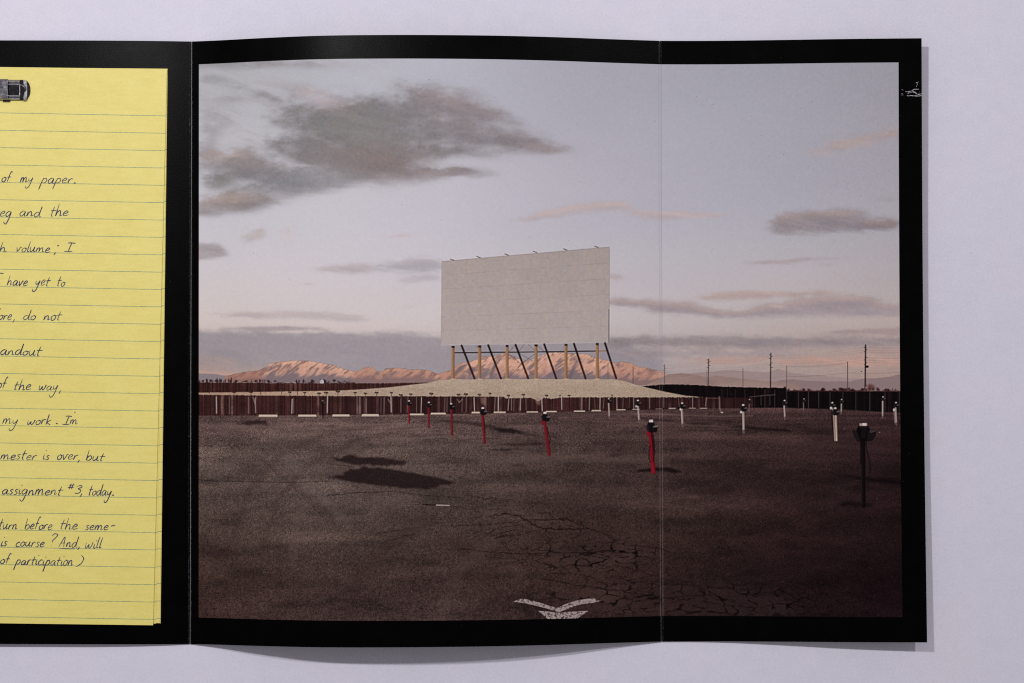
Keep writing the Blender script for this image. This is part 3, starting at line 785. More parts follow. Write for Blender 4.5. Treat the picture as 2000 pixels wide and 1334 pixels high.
    # ---- front fence
    fence([(384, 771), (640, 773.6), (940, 774.6), (984, 775), (988, 778), (1038, 777), (1052, 784), (1062, 776.6), (1076, 779), (1100, 776), (1380, 776), (1470, 777.5)],
          [(384, 812), (640, 811), (940, 808), (1100, 804.5), (1300, 799.5), (1380, 798), (1470, 797)], (66, 37, 36), (122, 90, 82), 2.4, 141, R_FENCE, .10, .75)
    w = win(1080, 774, 1472, 806)
    put(w, np.broadcast_to(sstep(1080, 1260, X[w]) * .42 * (reg[w] == R_FENCE), X[w].shape), (26, 12, 15))
    w = win(640, 774, 1080, 812)
    put(w, (sstep(640, 720, X[w]) * (1 - sstep(940, 1080, X[w])) * .3 + .12) * (reg[w] == R_FENCE), (34, 16, 19))
    for a, b in ((938, 950), (1045, 1056)):                     # broken gaps showing gravel
        poly([(a, 776), (b, 776), (b - 1, 792), (a + 2, 788)], (140, 112, 100), .6, R_MOUND, 1)
    for k in range(26):                                          # debris between fence and lot
        x = 390 + rs.rand() * 980; yb = float(np.interp(x, X[0], gbot))
        ell(x, yb - 1, 3 + rs.rand() * 8, 1 + rs.rand(), (60, 40, 36) if rs.rand() < .5 else (38, 22, 22), .6, None, .6)
    light = (176, 160, 152)
    for x, y0, al, ww_ in ((423, 775, .95, 2.2), (432, 780, .2, 2), (448, 774, .45, 2.6), (485, 776, .5, 2.8), (498, 778, .7, 2.2), (570.5, 780, .95, 2.0), (573, 778, .4, 3),
                           (639.5, 774, .95, 2.2), (698, 776, .4, 2), (703, 776, .5, 2.8), (715, 778, .55, 2), (745, 776, .4, 2), (750, 776, .45, 3), (764, 774, .95, 2),
                           (783, 777, .5, 2), (796, 776, .45, 1.6), (813, 775, .55, 1.6), (823, 776, .9, 1.8), (868, 777, .5, 1.6), (873, 777, .45, 1.6), (880, 776, .8, 1.8),
                           (903, 777, .4, 2), (911, 775, .5, 1.8), (926, 776, .95, 2), (967, 778, .5, 1.6), (973, 775, .95, 2), (994, 777, .75, 2), (999, 778, .6, 1.6),
                           (1004, 778, .5, 1.6), (1016.6, 776, .8, 1.8), (1027, 778, .5, 1.6), (1058, 777, .9, 2), (1097.5, 776, .9, 1.8), (1136, 778, .7, 1.6), (1151, 776, .75, 1.8),
                           (1162, 776, .4, 1.6), (1171.5, 776, .85, 1.8), (1180, 777, .5, 1.6), (1204.5, 777, .85, 1.6), (1217, 777, .4, 2), (1229, 776, .35, 1.6), (1237.5, 776, .7, 1.8),
                           (1268.6, 776, .65, 1.4), (1296, 776, .55, 1.6), (1325.5, 777, .5, 1.6), (1353, 777, .6, 2), (1379, 777, .6, 2)):
        yb = float(np.interp(x, X[0], gbot)) - 2 - rs.rand() * 3
        c = np.array(light) * (.72 + .28 * al)
        line([(x + rs.randn() * .4, y0), (x + rs.randn() * .6, yb)], ww_ * .85, c, al, R_FENCE)
    for (xa, ya, xb, yb) in ((494, 776, 498, 788), (500, 775, 498, 788), (758, 780, 763, 788), (893, 780, 897, 786), (903, 780, 897, 786)):
        line([(xa, ya), (xb, yb)], 1.4, (150, 130, 124), .75, R_FENCE)
    line([(1405, 775), (1405.5, 797), (1408.5, 806)], 2.4, (120, 98, 94), .8, R_FENCE); ell(1410.5, 805.6, 1.8, 1.4, (180, 162, 158), 1)
    line([(1380, 777.3), (1405, 778)], 1.2, (120, 92, 88), .6, R_FENCE)
    line([(1464, 775.4), (1490, 772.6), (1514, 771)], 1.2, (110, 92, 92), .7, R_DARKF)
    for x, y0 in ((1486.5, 773), (1503.5, 771.6)): line([(x, y0), (x, 791)], 1.3, (96, 80, 80), .6, R_DARKF)
    # little double speakers standing along the fence
    for x, y, k in ((409, 761, .8), (457, 766, 1), (490, 766, 1), (509, 764, .5), (550, 762.5, .9), (566, 766.5, .9), (581, 764, .5), (595, 767, .8), (623, 768.5, 1), (637, 767, 1.1),
                    (660, 765, 1.1), (693.5, 767, .9), (713.5, 768.5, .9), (735.5, 767, 1), (764.5, 767, .8), (783, 771.5, 1), (802.5, 770, .9), (842.5, 769, 1.1),
                    (895.5, 770.8, .95), (910, 770, 1.1), (936.3, 770.8, .9), (957, 768.5, .8), (993, 772.6, .9), (1022.3, 771, .9), (1067.5, 772.5, .9), (1093.5, 772.5, .5),
                    (1111.5, 772.5, .8), (1195.5, 771.5, .6)):
        line([(x, y), (x, y + 7)], 1.2, (60, 42, 40), .8, R_MOUND)
        ell(x - 1.6 * k, y - .3, 2.2 * k, 1.7 * k, (44, 30, 30), .95, R_MOUND, .3); ell(x + 1.6 * k, y, 2.2 * k, 1.7 * k, (36, 24, 25), .95, R_MOUND, .3)
        ell(x - .6, y - .4, .8 * k, .6 * k, (150, 128, 116), .7, None, .4)
    # concrete wheel stops
    rid = R_STOP0
    for x0, x1, y0, y1 in ((505, 542, 810, 815), (582, 618, 809.8, 814.4), (649, 683, 809.4, 814), (706.5, 740, 809, 813.4), (800, 828, 807.8, 811.2), (841, 871, 806.2, 810),
                           (921, 938, 804.2, 808), (964, 988, 803.8, 807.2), (1028, 1051, 803.4, 806), (1066, 1087.5, 802.6, 805.2), (1120.5, 1143, 801.8, 804.4), (1155, 1174, 801, 803.4),
                           (1203.5, 1222, 799.4, 801.6), (1235, 1250, 799, 800.6), (1280, 1294, 798, 799.4), (1305.5, 1320, 797, 798.8), (1345, 1359.5, 796.8, 798.2), (1367, 1381.5, 796.8, 798.6)):
        dim = 1 - sstep(900, 1400, np.array(float(x0))) * .1
        poly([(x0 + .6, y0), (x1 - .6, y0 - (x1 < 1000) * .0), (x1, y1), (x0, y1)], np.array([192, 174, 158.]) * dim, 1 if x0 != 1280 else .45, rid)
        poly([(x0, y1 - (y1 - y0) * .38), (x1, y1 - (y1 - y0) * .38), (x1, y1), (x0, y1)], np.array([146, 128, 116.]) * dim, .7)
        line([(x0, y1 + .7), (x1, y1 + .7)], .9, (28, 16, 17), .7); rid += 1

    # ---- utility poles and wires
    wc = (92, 74, 74)
    def wire(x0, y0, x1, y1, sag, al=.17):
        ts = np.linspace(0, 1, 9)
        line([(x0 + (x1 - x0) * t, y0 + (y1 - y0) * t + sag * 4 * t * (1 - t)) for t in ts], .7, wc, al)
    for dy0, dy1, sg in ((694, 678, 4), (697, 683, 4), (700, 687, 4.5), (709, 698, 5), (713, 703, 5), (717, 707, 5)):
        wire(1505, dy0, 1690, dy1, sg); wire(1384, dy0 + 10, 1505, dy0 + .5, 3.5, .17); wire(1690, dy1 + .5, 1762, dy1 + 2, .6, .25); wire(1298, dy0 + 19, 1384, dy0 + 10, 2.5, .14)
    wire(1451, 739, 1536, 735, 1); wire(1536, 735, 1655, 728, 2.4, .4); wire(1655, 728, 1762, 727, 1.6, .4); wire(1536, 715.5, 1655, 709, 3, .35)
    rid = R_POLE0
    for x, y0, y1, wd, col, al in ((1187.5, 709, 741, 1.1, (104, 78, 74), .8), (1236.5, 716, 749, 1.2, (84, 62, 62), .9), (1298, 712, 751.5, 1.2, (84, 70, 72), .9),
                                   (1384, 701.5, 754, 1.7, (62, 46, 48), 1), (1380.3, 723, 753, .9, (104, 84, 84), .7), (1451, 720, 756, 1.3, (92, 72, 72), .85), (1505.6, 690, 757, 2.1, (34, 24, 27), 1),
                                   (1536.3, 715, 757, 1.3, (90, 68, 66), .9), (1655.5, 707, 763, 1.6, (70, 50, 50), .95), (1695, 730, 763.5, 1.4, (150, 118, 108), .8), (1690.6, 674, 760, 2.7, (30, 20, 23), 1)):
        xb = x - .8 if wd > 1.6 else x
        line([(x, y0), (xb, y1)], wd, col, al, rid)
        arms = {1384: (703, 706, 709, 714, 718), 1505.6: (693, 696, 700, 709, 713, 717.5), 1690.6: (679, 683, 687, 698, 703, 709, 712), 1298: (715, 719, 723)}.get(x, ())
        for k, ya in enumerate(arms):
            s = -1 if k % 2 == 0 else 1
            line([(x, ya), (x + s * 3, ya)], 1.0, col, al * .9, rid)
        rid += 1
    ell(1693.5, 716, 3.4, 2.6, (28, 18, 20), 1, rid - 1, .2); ell(1682.5, 725.5, 1.6, .7, (50, 36, 38), .9); ell(1691.4, 757, 1.2, 1.6, (190, 160, 150), .8)

    # ---- the drive-in screen
    S = [(863, 510.5), (1190.5, 482.2), (1190, 668.6), (861.2, 674)]
    w = win(858, 478, 1194, 677)
    m = pmask(S, w, 4)
    x = X[w]; y = Y[w]
    u = (x - 861.5) / (1190.2 - 861.5); yt = 510.5 + (482.2 - 510.5) * u; yb = 674 + (668.6 - 674) * u; v = (y - yt) / (yb - yt)
    row = np.floor(v * 6.02 + .0).astype(np.int64); off = hash2(row, row * 0, 301) * .8
    pu = u * 9 + off * 2; colm = np.floor(pu).astype(np.int64)
    c = np.array([165, 153, 148.])[None, None] + ((hash2(colm, row, 303) - .5) * 2.4 + v * 7 - u * 3)[..., None] * np.array([1, 1, 1.1])
    c = c + (blur(rs.randn(*x.shape), 1, 1) * 8 + fbm(x / 50, y / 40, 305, 3) * 2.5)[..., None]
    ch_ = blur(rs.randn(*x.shape), 1, 1) * 6
    c[..., 0] += ch_; c[..., 2] -= ch_
    jh = np.abs(v * 6.02 - np.round(v * 6.02)) * 31; keep = sstep(-.05, .25, fbm(x / 24, y / 6, 307, 3) + .12)
    jv = np.abs(pu - np.round(pu)) * 36
    c = c - (np.clip(1.0 - jh, 0, 1) * (.35 + .65 * keep) * 13 * (v > .05) * (v < .97) + np.clip(.8 - jv, 0, 1) * 7 * (.4 + .6 * keep))[..., None]
    img[w] += (c - img[w]) * m[..., None]; reg[w][m > .45] = R_SCREEN
    line([(863, 510.8), (1190.5, 482.5)], 1, (128, 114, 110), .7)
    line([(861.4, 674.3), (1190, 669)], 1.0, (190, 178, 174), .7)
    line([(1189.4, 604), (1189.2, 669)], 1.2, (40, 28, 28), .8); line([(1190.4, 486), (1190, 600)], .8, (120, 104, 98), .7); line([(862.6, 512), (861.6, 670)], .8, (140, 126, 120), .5)
    for x0, y0 in ((883, 507.2), (934.5, 502), (989.5, 497.2), (1045, 492), (1104, 487.2), (1165, 482.2)):
        poly([(x0 - 4.6, y0 - 1.6), (x0 - 3.6, y0 - 2), (x0 + 4, y0 + .4), (x0 + 3, y0 + 1.6), (x0 - 3, y0 - .2)], (74, 56, 50), .95, R_FRAME)
        line([(x0 + 1, y0 + 1), (x0 + 4, y0 + 1.4)], 1.2, (110, 86, 70), .9, R_FRAME)
    # support frame
    for (xa, ya, xb, yb) in ((991, 690, 1007, 674), (1010, 690, 1024, 673), (1032, 673, 1046, 686), (1050, 674, 1064, 688), (992, 690, 1018, 711), (1018, 711, 1046, 690),
                             (993, 737, 1020, 710), (1034, 725, 1047, 735), (1014, 690, 1040, 705), (930, 676, 936, 682)):
        line([(xa, ya), (xb, yb)], .9, (88, 66, 64), .75, R_FRAME)
    line([(885, 689), (1047, 687.4), (1166, 685.6)], 2.2, (34, 20, 21), 1, R_FRAME)
    line([(1168, 685.6), (1185, 685.2)], 2.0, (132, 100, 70), 1, R_FRAME)
    for xa, ya, xb in ((901.6, 675, 926.8), (953.6, 674.2, 978.4), (1007, 673.4, 1031.6), (1063, 672.4, 1086.4), (1121, 671.4, 1143.6), (1181.6, 670.2, 1203.6)):
        line([(xa, ya), (xb, 739)], 3.9, (34, 19, 20), 1, R_FRAME)
        line([(xa + (xb - xa) * .5, ya + (739 - ya) * .5), (xb, 739)], 2.6, (72, 34, 30), .75, R_FRAME)
    for xa, ya in ((884.8, 675.4), (936.7, 674.6), (990.5, 673.8), (1047, 672.6), (1105.4, 671.4), (1166.5, 670)):
        poly([(xa - 3, ya), (xa + 3, ya), (xa + 3, 739.5), (xa - 3.2, 739.5)], (156, 118, 86), 1, R_FRAME)
        poly([(xa + 1.2, ya), (xa + 3, ya), (xa + 3, 739.5), (xa + 1.2, 739.5)], (104, 70, 50), .75)
        line([(xa, ya + 4), (xa, 739)], .8, (120, 86, 60), .8)
        poly([(xa - 3, ya), (xa + 3, ya), (xa + 3, ya + 5), (xa - 3, ya + 3.5)], (36, 20, 20), .9)
        ell(xa, 740.5, 5, 1.4, (186, 162, 140), .8, R_MOUND, .4)

    # ---- speaker posts on the lot
    def head(x, y, k, rid, dark=(20, 15, 17), cap=(206, 194, 190)):
        poly([(x - 4 * k, y - 2 * k), (x - 3 * k, y - 5 * k), (x + 3 * k, y - 5 * k), (x + 4 * k, y - 1 * k), (x + 3.4 * k, y + 5 * k), (x - 2.6 * k, y + 5 * k)], dark, 1, rid)
        poly([(x - 5.2 * k, y - 1.6 * k), (x - 3 * k, y - 2 * k), (x - 2 * k, y + 5 * k), (x - 4.2 * k, y + 3.4 * k)], (34, 28, 30), 1, rid)
        poly([(x + 1.6 * k, y), (x + 6.6 * k, y - .6 * k), (x + 5.6 * k, y + 4.4 * k), (x + 2 * k, y + 4.8 * k)], (18, 14, 16), 1, rid)
        poly([(x + 1.8 * k, y - 1.2 * k), (x + 6.8 * k, y - 1.8 * k), (x + 6.4 * k, y - .2 * k), (x + 2 * k, y + .3 * k)], (112, 104, 102), .8, rid)
        poly([(x - 2.0 * k, y - 7.2 * k), (x + 1.4 * k, y - 7.6 * k), (x + 2.2 * k, y - 4.8 * k), (x - 2.0 * k, y - 4.8 * k)], cap, .95, rid)
    def post(x0, y0, x1, y1, wd, col, rid, side=None):
        line([(x0, y0), (x1, y1)], wd, col, 1, rid)
        dk = np.array(col) * .55
        line([(x0 + wd * .3, y0), (x1 + wd * .3, y1)], wd * .34, dk, .7)
    red = (108, 26, 34)
    RP = R_POST0
    post(798.8, 792, 799.4, 826, 3, red, RP); head(799, 788, .82, RP); RP += 1
    post(837.2, 796, 837.6, 835, 3.4, red, RP); head(837.6, 791.4, .9, RP); RP += 1
    post(881.8, 800, 883, 849, 4, red, RP); head(881.2, 795, 1.05, RP); RP += 1
    post(942.4, 810, 946.6, 864.5, 5.2, red, RP); line([(945.5, 818), (948, 845)], 1.2, (30, 10, 14), .8); head(943, 804.5, 1.25, RP); RP += 1
    poly([(1057, 820), (1062, 820), (1063, 832), (1058.5, 829)], (112, 18, 30), 1, RP)
    post(1063.6, 824, 1073, 888, 6.4, red, RP); line([(1069, 834), (1072, 848), (1074.6, 858), (1073.4, 866)], 1.3, (22, 9, 12), .9, RP); head(1064.5, 815.5, 1.5, RP); RP += 1
    poly([(1262.5, 838), (1270, 838), (1270, 852), (1264, 851)], (128, 20, 32), 1, RP)
    post(1270.4, 840, 1276, 921.5, 8.6, (112, 18, 30), RP); line([(1272, 842), (1275, 862), (1276, 880)], 3.2, (40, 10, 15), .8)
    line([(1276.5, 850), (1278.8, 880), (1276, 902), (1271, 903), (1267.4, 896), (1268, 880), (1270, 870)], 1.4, (16, 9, 11), .95, RP)
    line([(1274, 903), (1276, 921)], 6, (134, 22, 36), .7)
    head(1271.8, 834.5, 2.0, RP, (18, 13, 16), (200, 188, 184)); RP += 1
    line([(630.6, 792), (630.8, 817)], 2.2, (18, 13, 15), 1, RP); head(630.4, 787.4, .75, RP, (18, 14, 16), (130, 122, 122)); RP += 1
    wh = (164, 149, 142)
    for x0, y0, x1, y1, wd, hx, hy, k in ((1188.6, 786, 1190.4, 817, 2.6, 1189, 783.5, .75), (1246, 792, 1248.6, 824, 3.4, 1246, 788, .95), (1331.4, 796, 1333.2, 832, 3.8, 1332.4, 793.6, 1.0),
                                          (1451.6, 802, 1452.6, 844, 4.2, 1451.6, 798, 1.15), (1463.4, 789, 1463.2, 809, 1.8, 1464, 784, .6), (1531.6, 791, 1533.2, 818, 3, 1532.4, 787.5, .85),
                                          (1569.6, 785, 1569.4, 805, 1.8, 1570.4, 782.8, .6), (1643.4, 788, 1642.8, 808, 2.2, 1643.8, 784.6, .7), (1724, 783, 1723.8, 816, 2.6, 1724.8, 779.5, .7),
                                          (1749.2, 795, 1750.8, 829, 3, 1750, 791.6, .85)):
        c_ = wh if x0 < 1500 else (164, 146, 140)
        if wd < 2: c_ = (112, 92, 88)
        post(x0, y0, x1, y1, wd, c_, RP); line([(x1, y1 - 3), (x1, y1)], wd, (60, 44, 40), .7)
        head(hx, hy, k, RP)
        if wd > 3: ell(hx - 3.6 * k, hy + 6 * k, 1.7 * k, 2.2 * k, (192, 178, 172), 1, RP, .3)
        RP += 1
    line([(1746, 800), (1748, 826)], 1.8, (140, 120, 114), .9, RP - 1); ell(1746, 800.5, 1.8, 3, (190, 172, 166), 1, RP - 1, .3)
    head(1625.6, 792, .9, RP); ell(1623, 797, 2, 2.6, (196, 180, 174), 1, RP, .3); line([(1626, 797), (1628, 806)], 2.6, (140, 122, 116), 1, RP)
    line([(1624.6, 804), (1626.6, 838), (1630, 858)], 2.6, (22, 14, 16), .9, RP)
    post(1628.4, 808, 1631, 860, 3.2, (150, 128, 122), RP); post(1632.4, 812, 1634.2, 860, 3.4, (184, 160, 142), RP); head(1631.4, 805, 1.25, RP); RP += 1
    # the near black post, right
    blk = (10, 6, 8)
    post(1685.6, 858, 1686.4, 988, 8.6, (15, 10, 12), RP); line([(1682.4, 866), (1683, 985)], 1.4, (48, 38, 40), .5)
    line([(1682, 862), (1682, 904)], 4, (16, 11, 13), .9, RP)
    line([(1691, 862), (1694, 884), (1699, 902), (1700.4, 914), (1698, 928)], 1.7, (14, 9, 11), .95, RP)
    poly([(1672, 842), (1676, 832), (1697, 832), (1700, 842), (1697, 861), (1676, 862)], blk, 1, RP)
    poly([(1664, 842), (1668, 839.5), (1674, 844), (1680, 860), (1674, 862), (1667, 851)], (26, 19, 22), 1, RP)
    poly([(1695, 841), (1700, 840), (1712.5, 840), (1710, 852), (1704, 861), (1694, 862)], (22, 16, 18), 1, RP)
    poly([(1698, 841), (1711.5, 839.6), (1712.6, 842), (1700, 846)], (66, 56, 56), .75)
    poly([(1682, 834), (1692, 834), (1694, 842), (1690, 856), (1682, 856)], (20, 14, 17), .8)
    line([(1676, 834), (1697, 834)], 1, (52, 44, 46), .6)
    poly([(1678.4, 827), (1693.4, 826), (1694, 832), (1679, 832)], (146, 132, 126), 1, RP); poly([(1684, 826.6), (1691, 826.4), (1692, 831.6), (1685, 831.6)], (202, 186, 176), .85)
    ell(1718, 844.3, 1.2, 1, (150, 130, 124), .8); poly([(1646, 837), (1652, 837.4), (1651, 838.8), (1647, 838.6)], (112, 90, 84), .7)

    # ---- worn white arrow marking at the bottom edge
    w = win(996, 1160, 1180, 1216)
    for pts in ([(1002, 1175.4), (1014, 1170.4), (1026, 1170), (1048, 1175.6), (1070, 1182.4), (1088, 1187), (1104, 1180), (1126, 1172.6), (1146, 1169), (1160, 1168.6),
                 (1164, 1172), (1173, 1173.4), (1160, 1177), (1138, 1179.6), (1116, 1186), (1092, 1195), (1076, 1190.6), (1052, 1184), (1024, 1178.4)],
                [(1050.6, 1193), (1066, 1193.4), (1091, 1196.4), (1116, 1194), (1149, 1192.8), (1140, 1199), (1127, 1208), (1073, 1210)]):
        m = pmask(pts, w, 3, fine[w] * 1.6, ny_[w] * 1.2)
        spk = sstep(-.5, .05, fbm(X[w] / 2.6, Y[w] / 2.0, 401, 2) + .12) * sstep(-.75, -.1, fbm(X[w] / 14, Y[w] / 7, 403, 3) + .25)
        put(w, m * spk * .8, (168, 154, 151)); reg[w][m > .45] = R_CHEV
    # dust and pin marks on the paper
    for k in range(60):
        x = 392 + rs.rand() * 1360; y = 128 + rs.rand() * 1070
        ell(x, y, .6 + rs.rand() * .5, .6 + rs.rand() * .4, (96, 92, 94) if y < 640 else (92, 78, 74), .55)
    for x, y in ((824.5, 172), (822, 174), (838, 155.5), (966, 190), (1391, 204), (1466, 227), (1530, 302)): ell(x, y, .9, .7, (70, 66, 68), .85)
    ell(696, 152.5, 1.3, 1.1, (206, 206, 210), .8)
    # overall photographic grain of the print
    g = blur(rs.randn(PH, PW), 1, 1) * 2.4 + rs.randn(PH, PW) * 1.1
    img += g[..., None]
    for c in range(3):
        img[..., c] += .55 * (img[..., c] - blur(img[..., c], 1, 1))
    return np.clip(img, 2, 250), reg

# ------------------------------------------------------------------ the gatefold booklet
# corner feet of its panels on the table, and how high the card stands at each place
HOFF = 0.0006
def interp(v, xs, ys): return float(np.interp(v, xs, ys))
def smooth_interp(v, xs, ys):
    xs = np.asarray(xs, float); ys = np.asarray(ys, float)
    i = int(np.clip(np.searchsorted(xs, v) - 1, 0, len(xs) - 2))
    d = np.gradient(ys, xs)
    h = xs[i + 1] - xs[i]; u = min(max((v - xs[i]) / h, 0), 1)
    return float((2 * u**3 - 3 * u**2 + 1) * ys[i] + (u**3 - 2 * u**2 + u) * h * d[i] + (-2 * u**3 + 3 * u**2) * ys[i + 1] + (u**3 - u**2) * h * d[i + 1])

def h_left(a):  return HOFF + S * smooth_interp(a, [0, .3, .6, .8, .92, 1], [9, 9, 8.5, 6, 3, 0])
def h_mid(a):   return HOFF + S * smooth_interp(a, [0, .05, .14, .27, .42, .55, .65, .78, .9, 1], [0, 9, 30, 54, 62, 60, 54, 38, 17, 1])
def h_right(a): return HOFF + S * smooth_interp(a, [0, .1, .22, .45, .7, 1], [1, 1, 3, 12, 24, 34])

FT0, FB0 = W(-60, 81.0), W(-66, 1256.0)            # left end, beyond the frame
FT1, FB1 = W(374.6, 81.6), W(371.4, 1257.6)        # left fold
FT2, FB2 = W(1288.4, 80.4), W(1292.4, 1252.6)      # right fold
hr = h_right(1.0)
FT3, FB3 = W(1800.0, 74.6, hr), W(1810.8, 1254.8, hr)   # free right edge
PANELS = [(FT0, FB0, FT1, FB1, h_left), (FT1, FB1, FT2, FB2, h_mid), (FT2, FB2, FT3, FB3, h_right)]

def sag(b): return 1 - .24 * np.sin(math.pi * np.clip(b, 0, 1))      # the free flap dips halfway down

def panel_pt(k, a, b, dz=0.0):
    t0, b0, t1, b1, hf = PANELS[k]
    x = (t0[0] * (1 - b) + b0[0] * b) * (1 - a) + (t1[0] * (1 - b) + b1[0] * b) * a
    y = (t0[1] * (1 - b) + b0[1] * b) * (1 - a) + (t1[1] * (1 - b) + b1[1] * b) * a
    return (x, y, hf(a) * (sag(b) if k == 2 else 1) + dz)

booklet = empty('gatefold_booklet', W(832, 667))
tag(booklet, 'open black gatefold booklet spread flat with a printed drive-in photograph', 'booklet')

THK = 0.00045
def build_panel(k, a0, a1, label):
    na, nb = 90, 24
    vs, fs, mi = [], [], []
    for side in (0, 1):
        for j in range(nb + 1):
            for i in range(na + 1):
                a = a0 + (a1 - a0) * i / na
                vs.append(panel_pt(k, a, j / nb, 0 if side == 0 else -THK))
    n1 = (na + 1) * (nb + 1)
    idx = lambda i, j, s: s * n1 + j * (na + 1) + i
    for j in range(nb):
        for i in range(na):
            fs.append((idx(i, j + 1, 0), idx(i + 1, j + 1, 0), idx(i + 1, j, 0), idx(i, j, 0))); mi.append(0)
            fs.append((idx(i, j, 1), idx(i + 1, j, 1), idx(i + 1, j + 1, 1), idx(i, j + 1, 1))); mi.append(0)
    def side(loop):                                  # cut edge with vertices of its own, so the face keeps a clean normal
        o_ = len(vs)
        for i_, j_ in loop: vs.append(vs[idx(i_, j_, 0)]); vs.append(vs[idx(i_, j_, 1)])
        for q_ in range(len(loop) - 1):
            fs.append((o_ + 2 * q_, o_ + 2 * q_ + 1, o_ + 2 * q_ + 3, o_ + 2 * q_ + 2)); mi.append(1)
    side([(i, nb) for i in range(na + 1)]); side([(i, 0) for i in reversed(range(na + 1))])
    side([(0, j) for j in range(nb + 1)]); side([(na, j) for j in reversed(range(nb + 1))])
    o = mesh_obj('panel', vs, fs, None, booklet, False, [M_BLACK, M_EDGE], mi)
    sm_ = [m_ == 0 for m_ in mi]
    o.data.polygons.foreach_set('use_smooth', sm_)
    o['label'] = label
    return o

build_panel(0, 0.0, .9985, 'left black panel carrying the yellow sheets')
build_panel(1, .0006, .9994, 'wide middle black panel bowed up off the table')
build_panel(2, .0012, 1.0, 'narrow right black panel lifting at its free edge')

# folds: cracked double score lines
def crease(k, a, wa, label, b0=0.0, b1=1.0, lift=.00018, name='fold_crease'):
    for s_ in (-1, 1):
        vs, fs = [], []
        n = 160
        rr = random.Random(int(a * 1000) + s_ + k * 7)
        for j in range(n + 1):
            b = b0 + (b1 - b0) * j / n
            ww = wa * (.55 + .8 * rr.random())
            for e in (-1, 1):
                aa = a + s_ * 2.6 * S / PW_M[k] + e * ww * S / PW_M[k] * .5
                kk = k
                if aa > 1 and k < 2: kk, aa = k + 1, (aa - 1) * PW_M[k] / PW_M[k + 1]
                vs.append(panel_pt(kk, aa, b, lift))
        for j in range(n):
            fs.append((2 * j, 2 * j + 2, 2 * j + 3, 2 * j + 1))
        mesh_obj(name, vs, fs, M_CREASE, booklet)['label'] = label
PW_M = [FT1[0] - FT0[0], FT2[0] - FT1[0], FT3[0] - FT2[0]]
crease(0, .9992, .7, 'thin cracked score line of the left fold')
for b0, b1 in ((0.0005, .0385), (.9585, .9995)):
    crease(1, .9999, .8, 'thin cracked score line of the right fold', b0, b1)

# ------------------------------------------------------------------ the print
def illum(x, y, z):
    """light falling on a level sheet here, relative to a white sheet that prints at 1"""
    e = WORLD_L + 0 * x
    for (lx, ly, lz), p, _r in LAMPS:
        d2 = (lx - x) ** 2 + (ly - y) ** 2 + (lz - z) ** 2
        e = e + p / (4 * math.pi ** 2) * (lz - z) / d2 ** 1.5
    return e
WORLD_L = 0.25

